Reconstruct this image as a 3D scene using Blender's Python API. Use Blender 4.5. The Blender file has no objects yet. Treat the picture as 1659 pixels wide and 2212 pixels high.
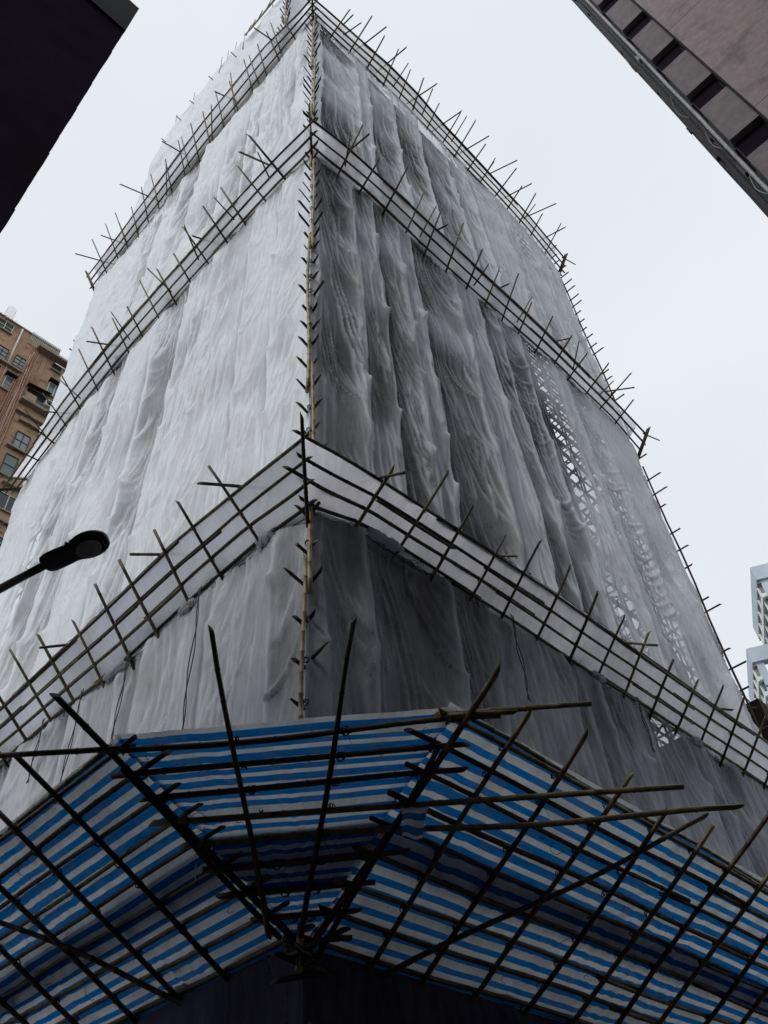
import bpy, math, random
import numpy as np
from mathutils import Vector, Matrix
random.seed(11)
rng = np.random.default_rng(5)
scene = bpy.context.scene
col = scene.collection
R = math.radians

# ------------------------------------------------------------------ camera
# x runs along the right hand wall, y along the left hand wall, z up; the near
# corner of the scaffold stands at x = y = 0, eye level is z = 0, ground -1.6
GROUND = -1.6
CAMP = Vector((-6.4812, -7.6154, 0.0))
def _cam_axes():
    f = 1838.0
    n = lambda v: v / np.linalg.norm(v)
    Z = n(np.array([-145.5, -1714, f]))
    A = np.array([2650, 1744, f]); B = np.array([-2830, 2174, f])
    A = n(A - Z * (A @ Z)); B = n(B - Z * (B @ Z))
    S = n(A + B); D = n(A - B); A = n(S + D); B = n(S - D)
    return np.array([A, B, Z])
M = _cam_axes()
cd = bpy.data.cameras.new('camera')
cam = bpy.data.objects.new('camera', cd); col.objects.link(cam)
rx, ry, rz = Vector(M[:, 0]), -Vector(M[:, 1]), -Vector(M[:, 2])
cam.matrix_world = Matrix.Translation(CAMP) @ Matrix((rx, ry, rz)).transposed().to_4x4()
cd.sensor_fit = 'VERTICAL'; cd.sensor_height = 24.0; cd.lens = 1838.0 / 2212.0 * 24.0
cd.clip_end = 2000; cd.clip_start = 0.05
scene.camera = cam

# ------------------------------------------------------------------ light
world = bpy.data.worlds.new('World'); scene.world = world; world.use_nodes = True
nt = world.node_tree; nt.nodes.clear()
SUN_EL, SUN_AZ = R(42), R(186)       # direction towards the sun, azimuth from +x to +y
sky = nt.nodes.new('ShaderNodeTexSky'); sky.sky_type = 'NISHITA'; sky.sun_disc = False
sky.sun_elevation = SUN_EL; sky.sun_rotation = math.pi / 2 - SUN_AZ
sky.air_density = 1.0; sky.dust_density = 4.0
tc = nt.nodes.new('ShaderNodeTexCoord')
nz = nt.nodes.new('ShaderNodeTexNoise'); nz.inputs['Scale'].default_value = 2.1
nz.inputs['Detail'].default_value = 5; nz.inputs['Roughness'].default_value = 0.5
mp = nt.nodes.new('ShaderNodeMapping'); mp.inputs['Scale'].default_value = (1, 1, 1.6)
nt.links.new(tc.outputs['Generated'], mp.inputs[0]); nt.links.new(mp.outputs[0], nz.inputs['Vector'])
cr = nt.nodes.new('ShaderNodeValToRGB')
cr.color_ramp.elements[0].position = 0.3; cr.color_ramp.elements[0].color = (0.795, 0.85, 0.90, 1)
cr.color_ramp.elements[1].position = 0.7; cr.color_ramp.elements[1].color = (0.885, 0.93, 0.968, 1)
nt.links.new(nz.outputs['Fac'], cr.inputs[0])
sc10 = nt.nodes.new('ShaderNodeVectorMath'); sc10.operation = 'SCALE'; sc10.inputs['Scale'].default_value = 10.0
nt.links.new(cr.outputs[0], sc10.inputs[0])
mx = nt.nodes.new('ShaderNodeMix'); mx.data_type = 'RGBA'; mx.inputs[0].default_value = 0.93
nt.links.new(sky.outputs[0], mx.inputs[6]); nt.links.new(sc10.outputs[0], mx.inputs[7])
bg = nt.nodes.new('ShaderNodeBackground'); bg.inputs['Strength'].default_value = 0.1
nt.links.new(mx.outputs[2], bg.inputs[0])
wo = nt.nodes.new('ShaderNodeOutputWorld'); nt.links.new(bg.outputs[0], wo.inputs[0])
sd = bpy.data.lights.new('sun', 'SUN'); sd.energy = 1.5; sd.angle = R(28); sd.color = (1.0, 0.985, 0.96)
sun = bpy.data.objects.new('sun', sd); col.objects.link(sun)
sdir = Vector((math.cos(SUN_EL) * math.cos(SUN_AZ), math.cos(SUN_EL) * math.sin(SUN_AZ), math.sin(SUN_EL)))
sun.rotation_euler = sdir.to_track_quat('Z', 'Y').to_euler()
scene.view_settings.view_transform = 'Standard'; scene.view_settings.look = 'None'
scene.view_settings.exposure = 0.0; scene.view_settings.gamma = 1.0
scene.view_settings.use_curve_mapping = False
scene.render.engine = 'CYCLES'
scene.cycles.transparent_max_bounces = 12; scene.cycles.max_bounces = 7
scene.cycles.diffuse_bounces = 3; scene.cycles.transmission_bounces = 4
scene.cycles.use_denoising = True

# ------------------------------------------------------------------ materials
MATS = {}
def newmat(name):
    m = bpy.data.materials.new(name); m.use_nodes = True; MATS[name] = m
    t = m.node_tree; t.nodes.clear()
    o = t.nodes.new('ShaderNodeOutputMaterial'); return m, t, o
def nd(t, kind, **kw):
    n_ = t.nodes.new(kind)
    for k, v in kw.items():
        if k in n_.inputs: n_.inputs[k].default_value = v
        else: setattr(n_, k, v)
    return n_
def ramp(t, src, stops):
    c = t.nodes.new('ShaderNodeValToRGB'); e = c.color_ramp.elements
    while len(e) < len(stops): e.new(0.5)
    for el, (p_, c_) in zip(e, stops):
        el.position = p_; el.color = (c_ if len(c_) == 4 else (*c_, 1)) if hasattr(c_, '__len__') else (c_, c_, c_, 1)
    t.links.new(src, c.inputs[0]); return c
def solid(name, c1, c2=None, rough=0.8, scale=3.0, stretch=(1, 1, 1), bump=0.0, metal=0.0, spec=0.3, detail=6, wear=None):
    c2 = c2 or tuple(0.75 * v for v in c1)
    m, t, o = newmat(name)
    b = nd(t, 'ShaderNodeBsdfPrincipled', Roughness=rough, Metallic=metal)
    b.inputs['Specular IOR Level'].default_value = spec
    tcn = nd(t, 'ShaderNodeTexCoord'); mpn = nd(t, 'ShaderNodeMapping'); mpn.inputs['Scale'].default_value = stretch
    n1 = nd(t, 'ShaderNodeTexNoise', Scale=scale, Detail=detail, Roughness=0.65)
    t.links.new(tcn.outputs['Object'], mpn.inputs[0]); t.links.new(mpn.outputs[0], n1.inputs['Vector'])
    r1 = ramp(t, n1.outputs['Fac'], [(0.3, c2), (0.7, c1)])
    last = r1.outputs[0]
    if wear:
        n2 = nd(t, 'ShaderNodeTexNoise', Scale=scale * 0.23, Detail=8, Roughness=0.7)
        t.links.new(mpn.outputs[0], n2.inputs['Vector'])
        r2 = ramp(t, n2.outputs['Fac'], [(0.52, 0.0), (0.66, 1.0)])
        mixn = nd(t, 'ShaderNodeMix', data_type='RGBA'); t.links.new(r2.outputs[0], mixn.inputs[0])
        t.links.new(last, mixn.inputs[6]); mixn.inputs[7].default_value = (*wear, 1); last = mixn.outputs[2]
    t.links.new(last, b.inputs['Base Color'])
    if bump:
        bp = nd(t, 'ShaderNodeBump', Strength=bump, Distance=0.01)
        n3 = nd(t, 'ShaderNodeTexNoise', Scale=scale * 9, Detail=4); t.links.new(mpn.outputs[0], n3.inputs['Vector'])
        t.links.new(n3.outputs['Fac'], bp.inputs['Height']); t.links.new(bp.outputs[0], b.inputs['Normal'])
    t.links.new(b.outputs[0], o.inputs[0]); return m

def cloth_mat(name, c1, c2, dmin, dgain, trans=0.5, dirt=(0.42, 0.38, 0.33)):
    """thin woven sheet: how closely it is gathered is the vertex value 'gather'"""
    m, t, o = newmat(name)
    uv = nd(t, 'ShaderNodeUVMap'); 
    mpn = nd(t, 'ShaderNodeMapping'); mpn.inputs['Scale'].default_value = (6.0, 0.9, 1)
    t.links.new(uv.outputs[0], mpn.inputs[0])
    n1 = nd(t, 'ShaderNodeTexNoise', Scale=1.6, Detail=7, Roughness=0.7); t.links.new(mpn.outputs[0], n1.inputs['Vector'])
    mp2 = nd(t, 'ShaderNodeMapping'); mp2.inputs['Scale'].default_value = (1.0, 0.7, 1); t.links.new(uv.outputs[0], mp2.inputs[0])
    n2 = nd(t, 'ShaderNodeTexNoise', Scale=0.8, Detail=9, Roughness=0.72); t.links.new(mp2.outputs[0], n2.inputs['Vector'])
    cc = ramp(t, n1.outputs['Fac'], [(0.25, c2), (0.75, c1)])
    dr = ramp(t, n2.outputs['Fac'], [(0.5, 0.0), (0.75, 0.55)])
    mixn = nd(t, 'ShaderNodeMix', data_type='RGBA'); t.links.new(dr.outputs[0], mixn.inputs[0])
    t.links.new(cc.outputs[0], mixn.inputs[6]); mixn.inputs[7].default_value = (*dirt, 1)
    df = nd(t, 'ShaderNodeBsdfDiffuse'); tr = nd(t, 'ShaderNodeBsdfTranslucent')
    t.links.new(mixn.outputs[2], df.inputs[0]); t.links.new(mixn.outputs[2], tr.inputs[0])
    mp5 = nd(t, 'ShaderNodeMapping'); mp5.inputs['Scale'].default_value = (2.6, 1.1, 1); mp5.inputs['Rotation'].default_value = (0, 0, 0.35); t.links.new(uv.outputs[0], mp5.inputs[0])
    n5 = nd(t, 'ShaderNodeTexNoise', Scale=2.0, Detail=6, Roughness=0.6, Distortion=1.2); t.links.new(mp5.outputs[0], n5.inputs['Vector'])
    sm = nd(t, 'ShaderNodeMath', operation='ADD'); t.links.new(n1.outputs['Fac'], sm.inputs[0]); t.links.new(n5.outputs['Fac'], sm.inputs[1])
    bp = nd(t, 'ShaderNodeBump', Strength=0.5, Distance=0.05)
    t.links.new(sm.outputs[0], bp.inputs['Height'])
    t.links.new(bp.outputs[0], df.inputs['Normal']); t.links.new(bp.outputs[0], tr.inputs['Normal'])
    m1 = nd(t, 'ShaderNodeMixShader'); m1.inputs[0].default_value = trans
    t.links.new(df.outputs[0], m1.inputs[1]); t.links.new(tr.outputs[0], m1.inputs[2])
    at = nd(t, 'ShaderNodeAttribute', attribute_name='gather')
    n3 = nd(t, 'ShaderNodeTexNoise', Scale=3.2, Detail=5, Roughness=0.75); t.links.new(mpn.outputs[0], n3.inputs['Vector'])
    ad = nd(t, 'ShaderNodeMath', operation='MULTIPLY_ADD'); ad.inputs[1].default_value = 0.24; ad.inputs[2].default_value = -0.12
    t.links.new(n3.outputs['Fac'], ad.inputs[0])
    a2 = nd(t, 'ShaderNodeMath', operation='ADD'); t.links.new(at.outputs['Fac'], a2.inputs[0]); t.links.new(ad.outputs[0], a2.inputs[1])
    a3 = nd(t, 'ShaderNodeMath', operation='MULTIPLY_ADD', use_clamp=True); a3.inputs[1].default_value = dgain; a3.inputs[2].default_value = dmin
    t.links.new(a2.outputs[0], a3.inputs[0])
    tp = nd(t, 'ShaderNodeBsdfTransparent')
    m2 = nd(t, 'ShaderNodeMixShader'); t.links.new(a3.outputs[0], m2.inputs[0])
    t.links.new(tp.outputs[0], m2.inputs[1]); t.links.new(m1.outputs[0], m2.inputs[2])
    t.links.new(m2.outputs[0], o.inputs[0]); return m
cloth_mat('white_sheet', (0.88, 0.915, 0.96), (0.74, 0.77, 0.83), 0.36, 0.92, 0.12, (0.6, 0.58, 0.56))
cloth_mat('white_sheet_shaded', (0.84, 0.865, 0.92), (0.68, 0.7, 0.76), 0.1, 1.08, 0.12, (0.6, 0.58, 0.55))  # same white cloth, darkened and thinned for the shaded right wall
cloth_mat('thin_fan_sheet', (0.95, 0.95, 0.98), (0.86, 0.86, 0.92), 0.42, 0.5, 0.75, (0.7, 0.68, 0.7))
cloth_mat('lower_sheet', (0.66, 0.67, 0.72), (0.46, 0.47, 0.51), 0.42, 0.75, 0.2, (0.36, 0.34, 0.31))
cloth_mat('lower_sheet_shaded', (0.52, 0.54, 0.59), (0.32, 0.33, 0.37), 0.34, 0.8, 0.25, (0.15, 0.15, 0.14))  # darker copy of the lower sheet, the right wall's shade in its colour
cloth_mat('cloth_shade_dark', (0.07, 0.07, 0.105), (0.035, 0.035, 0.055), 0.8, 0.4, 0.2, (0.03, 0.03, 0.035))  # cloth with the shade below the canopy put into its colour
cloth_mat('fan_sheet', (0.88, 0.875, 0.92), (0.72, 0.71, 0.77), 0.58, 0.55, 0.68, (0.66, 0.62, 0.66))

def tarp_mat():
    m, t, o = newmat('striped_tarp')
    uv = nd(t, 'ShaderNodeUVMap'); sp = nd(t, 'ShaderNodeSeparateXYZ'); t.links.new(uv.outputs[0], sp.inputs[0])
    nn = nd(t, 'ShaderNodeTexNoise', Scale=14.0, Detail=4, Roughness=0.7); t.links.new(uv.outputs[0], nn.inputs['Vector'])
    w = nd(t, 'ShaderNodeMath', operation='MULTIPLY_ADD'); w.inputs[1].default_value = 0.005; t.links.new(nn.outputs['Fac'], w.inputs[0]); t.links.new(sp.outputs['Y'], w.inputs[2])
    dv = nd(t, 'ShaderNodeMath', operation='DIVIDE'); dv.inputs[1].default_value = 0.152; t.links.new(w.outputs[0], dv.inputs[0])
    fr = nd(t, 'ShaderNodeMath', operation='FRACT'); t.links.new(dv.outputs[0], fr.inputs[0])
    st = ramp(t, fr.outputs[0], [(0.0, 0.0), (0.03, 1.0), (0.53, 1.0), (0.56, 0.0)])
    mpn = nd(t, 'ShaderNodeMapping'); mpn.inputs['Scale'].default_value = (3, 40, 1); t.links.new(uv.outputs[0], mpn.inputs[0])
    n2 = nd(t, 'ShaderNodeTexNoise', Scale=1.0, Detail=6, Roughness=0.7); t.links.new(mpn.outputs[0], n2.inputs['Vector'])
    n4 = nd(t, 'ShaderNodeTexNoise', Scale=2.2, Detail=6, Roughness=0.65); t.links.new(uv.outputs[0], n4.inputs['Vector'])
    blue = ramp(t, n2.outputs['Fac'], [(0.3, (0.005, 0.11, 0.4)), (0.7, (0.008, 0.235, 0.6))])
    white = ramp(t, n4.outputs['Fac'], [(0.3, (0.52, 0.56, 0.58)), (0.7, (0.74, 0.77, 0.77))])
    mixn = nd(t, 'ShaderNodeMix', data_type='RGBA'); t.links.new(st.outputs[0], mixn.inputs[0])
    t.links.new(white.outputs[0], mixn.inputs[6]); t.links.new(blue.outputs[0], mixn.inputs[7])
    mp6 = nd(t, 'ShaderNodeMapping'); mp6.inputs['Scale'].default_value = (2.2, 0.9, 1); t.links.new(uv.outputs[0], mp6.inputs[0])
    n6 = nd(t, 'ShaderNodeTexNoise', Scale=1.3, Detail=9, Roughness=0.72, Distortion=0.6); t.links.new(mp6.outputs[0], n6.inputs['Vector'])
    st6 = ramp(t, n6.outputs['Fac'], [(0.45, 0.0), (0.72, 0.42)])
    mix6 = nd(t, 'ShaderNodeMix', data_type='RGBA'); t.links.new(st6.outputs[0], mix6.inputs[0])
    t.links.new(mixn.outputs[2], mix6.inputs[6]); mix6.inputs[7].default_value = (0.16, 0.19, 0.24, 1); mixn = mix6
    df = nd(t, 'ShaderNodeBsdfDiffuse'); tr = nd(t, 'ShaderNodeBsdfTranslucent')
    t.links.new(mixn.outputs[2], df.inputs[0]); t.links.new(mixn.outputs[2], tr.inputs[0])
    bp = nd(t, 'ShaderNodeBump', Strength=0.6, Distance=0.03)
    t.links.new(n4.outputs['Fac'], bp.inputs['Height']); t.links.new(bp.outputs[0], df.inputs['Normal']); t.links.new(bp.outputs[0], tr.inputs['Normal'])
    m1 = nd(t, 'ShaderNodeMixShader'); m1.inputs[0].default_value = 0.46
    t.links.new(df.outputs[0], m1.inputs[1]); t.links.new(tr.outputs[0], m1.inputs[2])
    t.links.new(m1.outputs[0], o.inputs[0])
tarp_mat()
solid('bamboo', (0.075, 0.05, 0.024), (0.025, 0.016, 0.01), 0.55, 6, (1, 1, 1), spec=0.35)
solid('bamboo_brown', (0.028, 0.016, 0.012), (0.012, 0.008, 0.007), 0.6, 6, spec=0.3)
solid('bamboo_green', (0.15, 0.12, 0.045), (0.03, 0.022, 0.011), 0.5, 7, spec=0.4)
solid('bamboo_pale', (0.36, 0.3, 0.165), (0.2, 0.155, 0.08), 0.45, 5, spec=0.4, wear=(0.1, 0.08, 0.04))
solid('binding', (0.02, 0.02, 0.022), (0.008, 0.008, 0.01), 0.5, 20)
solid('cord', (0.05, 0.05, 0.06), (0.015, 0.015, 0.02), 0.7, 20)
solid('core_wall', (0.07, 0.062, 0.052), (0.035, 0.032, 0.028), 0.9, 1.2, wear=(0.12, 0.11, 0.1))
solid('core_dark', (0.02, 0.022, 0.026), (0.01, 0.011, 0.014), 0.9, 2, spec=0.05)
solid('asphalt', (0.055, 0.055, 0.057), (0.035, 0.035, 0.037), 0.9, 8, bump=0.4)
solid('paving', (0.12, 0.115, 0.11), (0.07, 0.068, 0.066), 0.9, 5, bump=0.3)
solid('kerb_stone', (0.3, 0.29, 0.27), (0.2, 0.2, 0.19), 0.85, 5, bump=0.3)
solid('road_paint', (0.75, 0.74, 0.7), (0.5, 0.5, 0.48), 0.7, 8)
solid('black_cladding', (0.06, 0.046, 0.075), (0.04, 0.031, 0.05), 1.0, 1.5, spec=0.0)
solid('black_fascia', (0.017, 0.016, 0.019), (0.01, 0.009, 0.012), 0.6, 2, spec=0.1)
solid('pink_render', (0.28, 0.24, 0.245), (0.2, 0.17, 0.176), 0.95, 4.5, bump=0.6, wear=(0.15, 0.125, 0.13), spec=0.1)
solid('grey_render', (0.2, 0.178, 0.182), (0.135, 0.118, 0.124), 0.95, 3, bump=0.5, wear=(0.11, 0.09, 0.1), spec=0.1)
solid('joint', (0.02, 0.015, 0.018), None, 0.9)
solid('dark_glass', (0.008, 0.005, 0.012), (0.005, 0.004, 0.008), 0.7, 2, spec=0.02)
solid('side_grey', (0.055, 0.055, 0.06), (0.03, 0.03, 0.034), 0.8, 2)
solid('pipe_dark', (0.08, 0.072, 0.08), (0.03, 0.026, 0.03), 0.6, 5)
solid('pipe_light', (0.42, 0.42, 0.44), (0.2, 0.2, 0.21), 0.5, 5)
solid('brick_render', (0.5, 0.32, 0.2), (0.37, 0.235, 0.15), 0.95, 6, bump=0.5, wear=(0.2, 0.115, 0.085), spec=0.1)
solid('ochre_render', (0.44, 0.33, 0.21), (0.32, 0.235, 0.15), 0.95, 4, wear=(0.2, 0.14, 0.1), spec=0.1)
solid('rust_render', (0.38, 0.2, 0.13), (0.24, 0.125, 0.085), 0.95, 5, spec=0.1)
solid('concrete_trim', (0.33, 0.28, 0.23), (0.2, 0.165, 0.14), 0.9, 4)
solid('pink_pipe', (0.5, 0.34, 0.27), (0.34, 0.21, 0.16), 0.7, 5)
solid('white_frame', (0.68, 0.71, 0.68), (0.5, 0.53, 0.5), 0.6, 5)
solid('black_frame', (0.02, 0.022, 0.03), None, 0.5)
solid('window_pale', (0.3, 0.34, 0.36), (0.17, 0.2, 0.22), 0.2, 1.5, spec=0.5)
solid('window_green', (0.16, 0.22, 0.19), (0.09, 0.13, 0.12), 0.2, 1.5, spec=0.5)
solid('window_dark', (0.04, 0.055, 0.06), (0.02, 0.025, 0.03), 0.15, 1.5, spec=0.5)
solid('leaf', (0.1, 0.12, 0.05), (0.05, 0.065, 0.03), 0.8, 8)
solid('aluminium', (0.5, 0.53, 0.52), (0.35, 0.37, 0.37), 0.45, 5, metal=0.3)
solid('tower_grey', (0.5, 0.56, 0.64), (0.4, 0.46, 0.54), 0.8, 0.3)
solid('tower_white', (0.74, 0.78, 0.78), (0.6, 0.65, 0.65), 0.8, 0.3)
solid('tower_brown', (0.3, 0.27, 0.22), (0.2, 0.185, 0.155), 0.8, 0.5)
solid('tower_glass', (0.09, 0.13, 0.13), (0.04, 0.06, 0.065), 0.2, 0.5, spec=0.5)
solid('dark_brown', (0.03, 0.02, 0.018), (0.018, 0.012, 0.011), 0.9, 1.5)
solid('tan_render', (0.34, 0.27, 0.22), (0.26, 0.2, 0.165), 0.9, 1.5)
solid('lamp_black', (0.02, 0.02, 0.023), (0.01, 0.01, 0.012), 0.4, 6, spec=0.5)
solid('lamp_glass', (0.3, 0.3, 0.31), (0.18, 0.18, 0.19), 0.3, 5, spec=0.3)
solid('floodlight_grey', (0.42, 0.42, 0.4), (0.3, 0.3, 0.29), 0.5, 5)

# ------------------------------------------------------------------ helpers
def mesh_obj(name, verts, faces, mat, parent=None, smooth=False, mats=None, mi=None):
    me = bpy.data.meshes.new(name)
    me.from_pydata([tuple(v) for v in verts], [], faces); me.update()
    for mm in (mats or [mat]): me.materials.append(MATS[mm])
    if mi: me.polygons.foreach_set('material_index', mi)
    if smooth: me.polygons.foreach_set('use_smooth', [True] * len(me.polygons))
    o = bpy.data.objects.new(name, me); col.objects.link(o)
    if parent: o.parent = parent
    return o
def thing(name, label, cat, group=None, loc=(0, 0, 0)):
    o = bpy.data.objects.new(name, None); col.objects.link(o); o.location = loc
    o.empty_display_size = 0.3
    o['label'] = label; o['category'] = cat
    if group: o['group'] = group
    return o
def tag(o, label, cat, group=None):
    o['label'] = label; o['category'] = cat
    if group: o['group'] = group
    return o
class MB:
    def __init__(s): s.v = []; s.f = []; s.sm = []
    def box(s, p0, p1):
        (x0, y0, z0), (x1, y1, z1) = p0, p1; b = len(s.v)
        s.v += [(x0, y0, z0), (x1, y0, z0), (x1, y1, z0), (x0, y1, z0), (x0, y0, z1), (x1, y0, z1), (x1, y1, z1), (x0, y1, z1)]
        for q in ((3, 2, 1, 0), (4, 5, 6, 7), (0, 1, 5, 4), (1, 2, 6, 5), (2, 3, 7, 6), (3, 0, 4, 7)):
            s.f.append(tuple(b + i for i in q)); s.sm.append(False)
        return s
    def bar(s, a, b, r, n=6):
        return s.tube([a, b], [r, r], n)
    def tube(s, pts, rad, n=8, cut0=0.0, cut1=0.0):
        pts = [Vector(p) for p in pts]; b = len(s.v)
        up = Vector((0.31, 0.2, 0.93)); k = len(pts)
        for i, p in enumerate(pts):
            d = (pts[min(i + 1, k - 1)] - pts[max(i - 1, 0)]).normalized()
            x = d.cross(up)
            if x.length < 0.05: x = d.cross(Vector((1, 0, 0)))
            x.normalize(); y = d.cross(x)
            for j in range(n):
                a = 2 * math.pi * j / n; off = 0
                if i == 0 and cut0: off = cut0 * rad[0] * math.cos(a)
                if i == k - 1 and cut1: off = cut1 * rad[-1] * math.cos(a)
                s.v.append(tuple(p + x * (rad[i] * math.cos(a)) + y * (rad[i] * math.sin(a)) + d * off))
        for i in range(k - 1):
            for j in range(n):
                j2 = (j + 1) % n
                s.f.append((b + i * n + j, b + i * n + j2, b + (i + 1) * n + j2, b + (i + 1) * n + j)); s.sm.append(True)
        s.f.append(tuple(b + j for j in reversed(range(n)))); s.sm.append(False)
        e = b + (k - 1) * n
        s.f.append(tuple(e + j for j in range(n))); s.sm.append(False)
        return s
    def build(s, name, mat, parent=None, stuff=False):
        o = mesh_obj(name, s.v, s.f, mat, parent)
        if any(s.sm): o.data.polygons.foreach_set('use_smooth', s.sm)
        if stuff: o['kind'] = 'stuff'
        return o
def bamboo_pts(a, b, r, lod=2, bend=0.02, node=0.36, taper=0.88):
    a = Vector(a); b = Vector(b); L = (b - a).length; d = (b - a).normalized()
    s1 = d.cross(Vector((0.2, 0.1, 1))); 
    if s1.length < 0.1: s1 = d.cross(Vector((1, 0, 0)))
    s1.normalize(); s2 = d.cross(s1)
    ph1, ph2 = random.uniform(0, 6), random.uniform(0, 6); k1 = random.uniform(0.7, 1.6)
    amp = bend * min(1.0, L / 3)
    def P(t):
        x = t * L; w = math.sin(math.pi * min(1, max(0, t))) ** 0.5
        return a + d * x + (s1 * math.sin(k1 * x + ph1) + s2 * math.sin(k1 * 0.8 * x + ph2)) * amp * w
    ts = []; rs = []
    if lod == 0:
        k = max(1, int(L / 1.5))
        for i in range(k + 1): ts.append(i / k); rs.append(r * (1 - (1 - taper) * i / k))
    else:
        nn = node * random.uniform(0.85, 1.2); k = max(1, int(L / nn)); off = random.uniform(0.2, 0.8)
        ts.append(0); rs.append(r)
        for i in range(k):
            t = (i + off) * nn / L
            if t <= 0.03 or t >= 0.97: continue
            rr = r * (1 - (1 - taper) * t); e = 0.02 / L
            if lod >= 2: ts += [t - e, t - e * 0.25, t + e * 0.35, t + e]; rs += [rr * 0.985, rr * 1.16, rr * 1.12, rr * 0.97]
            else: ts += [t - e, t, t + e]; rs += [rr, rr * 1.14, rr]
        ts.append(1); rs.append(r * taper)
    return [P(t) for t in ts], rs
def bamboo(name, a, b, r, parent, mat='bamboo', lod=2, bend=0.02, mb=None, n=None, cut=True, taper=0.88):
    pts, rs = bamboo_pts(a, b, r, lod, bend, taper=taper)
    own = mb is None; mb = mb or MB()
    c0 = random.choice([0, 0, 1.2, -1.4]) if cut else 0; c1 = random.choice([0, 0, 1.5, -1.6, 2.2]) if cut else 0
    mb.tube(pts, rs, n or (8 if lod else 6), c0, c1)
    if own: return mb.build(name, mat, parent)
def rail_run(a, b, r, parent, lod=1, mat=None, seg=6.0, over=0.9, drop=0.0, bend=0.025, extra0=0.0, extra1=0.0):
    """a long rail tied together from several overlapping culms"""
    a = Vector(a); b = Vector(b); L = (b - a).length; d = (b - a).normalized()
    a = a - d * extra0; b = b + d * extra1; L = (b - a).length
    x = 0; side = 1
    while x < L - 0.4:
        l = min(seg * random.uniform(0.8, 1.25), L - x)
        if L - x - l < 1.5: l = L - x
        lat = Vector((0, 0, side * r * 0.9))
        bamboo('rail', a + d * max(0, x - over * random.uniform(0.7, 1.3)) + lat, a + d * (x + l) + lat, r * random.uniform(0.85, 1.12), parent,
               mat or random.choice(['bamboo', 'bamboo', 'bamboo_brown', 'bamboo_green']), lod, bend)
        x += l; side = -side
def curve_rail(P, s0, s1, r, parent, lod=1, seg=5.5, over=0.9, mat=None):
    """rail that follows the function P(s), tied from overlapping culms"""
    x = s0; side = 1
    while x < s1 - 0.3:
        l = min(seg * random.uniform(0.8, 1.25), s1 - x)
        if s1 - x - l < 1.6: l = s1 - x
        a = max(s0, x - over * random.uniform(0.6, 1.5)); b = x + l
        rr = r * random.uniform(0.85, 1.12)
        node = 0.38 * random.uniform(0.85, 1.15); pts = []; rs = []
        k = max(3, int((b - a) / node)); w1 = random.uniform(0, 6)
        for i in range(k + 1):
            s = a + (b - a) * i / k
            q = Vector(P(s)) + Vector((0, 0, side * r * 0.95 + 0.018 * math.sin(1.3 * s + w1)))
            if 0 < i < k and lod:
                q0 = Vector(P(s - 0.02)) + (q - Vector(P(s))); q1 = Vector(P(s + 0.02)) + (q - Vector(P(s)))
                pts += [q0, q, q1]; rs += [rr, rr * 1.15, rr]
            else: pts.append(q); rs.append(rr)
        mb = MB(); mb.tube(pts, rs, 8 if lod else 6, random.choice([0, 1.5, -1.5]), random.choice([0, 2, -1.5]))
        mb.build('rail', mat or random.choice(['bamboo', 'bamboo', 'bamboo_brown', 'bamboo_green']), parent)
        x += l; side = -side
def binding(mb, p, r):
    p = Vector(p)
    for k in range(3):
        ax = Vector((random.uniform(-1, 1), random.uniform(-1, 1), random.uniform(-1, 1))).normalized()
        x = ax.cross(Vector((0, 0, 1))).normalized(); y = ax.cross(x)
        pts = [p + (x * math.cos(t) + y * math.sin(t)) * r * 1.25 for t in np.linspace(0, 6.28, 9)]
        mb.tube(pts, [r * 0.16] * 9, 4)
    for k in range(random.choice([0, 1, 1, 2])):
        d = Vector((random.uniform(-1, 1), random.uniform(-1, 1), random.uniform(-1, 0.6))) * random.uniform(0.05, 0.2)
        mb.tube([p, p + d * 0.5 + Vector((0, 0, 0.02)), p + d], [r * 0.11, r * 0.09, r * 0.05], 4)

# value noise
def _h(ix, iy, seed):
    n_ = np.sin(ix * 127.1 + iy * 311.7 + seed * 74.7) * 43758.5453
    return n_ - np.floor(n_)
def vn(x, y, seed=0):
    x = np.asarray(x, float); y = np.asarray(y, float)
    ix = np.floor(x); iy = np.floor(y); fx = x - ix; fy = y - iy
    fx = fx * fx * (3 - 2 * fx); fy = fy * fy * (3 - 2 * fy)
    return ((_h(ix, iy, seed) * (1 - fx) + _h(ix + 1, iy, seed) * fx) * (1 - fy) +
            (_h(ix, iy + 1, seed) * (1 - fx) + _h(ix + 1, iy + 1, seed) * fx) * fy)
def fbm(x, y, seed=0, o=4):
    a = 0; s = 0; w = 0.5
    for i in range(o):
        a = a + w * vn(x * 2 ** i, y * 2 ** i, seed + i * 13); s += w; w *= 0.5
    return a / s
def sstep(a, b, x):
    t = np.clip((x - a) / (b - a), 0, 1); return t * t * (3 - 2 * t)

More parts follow.
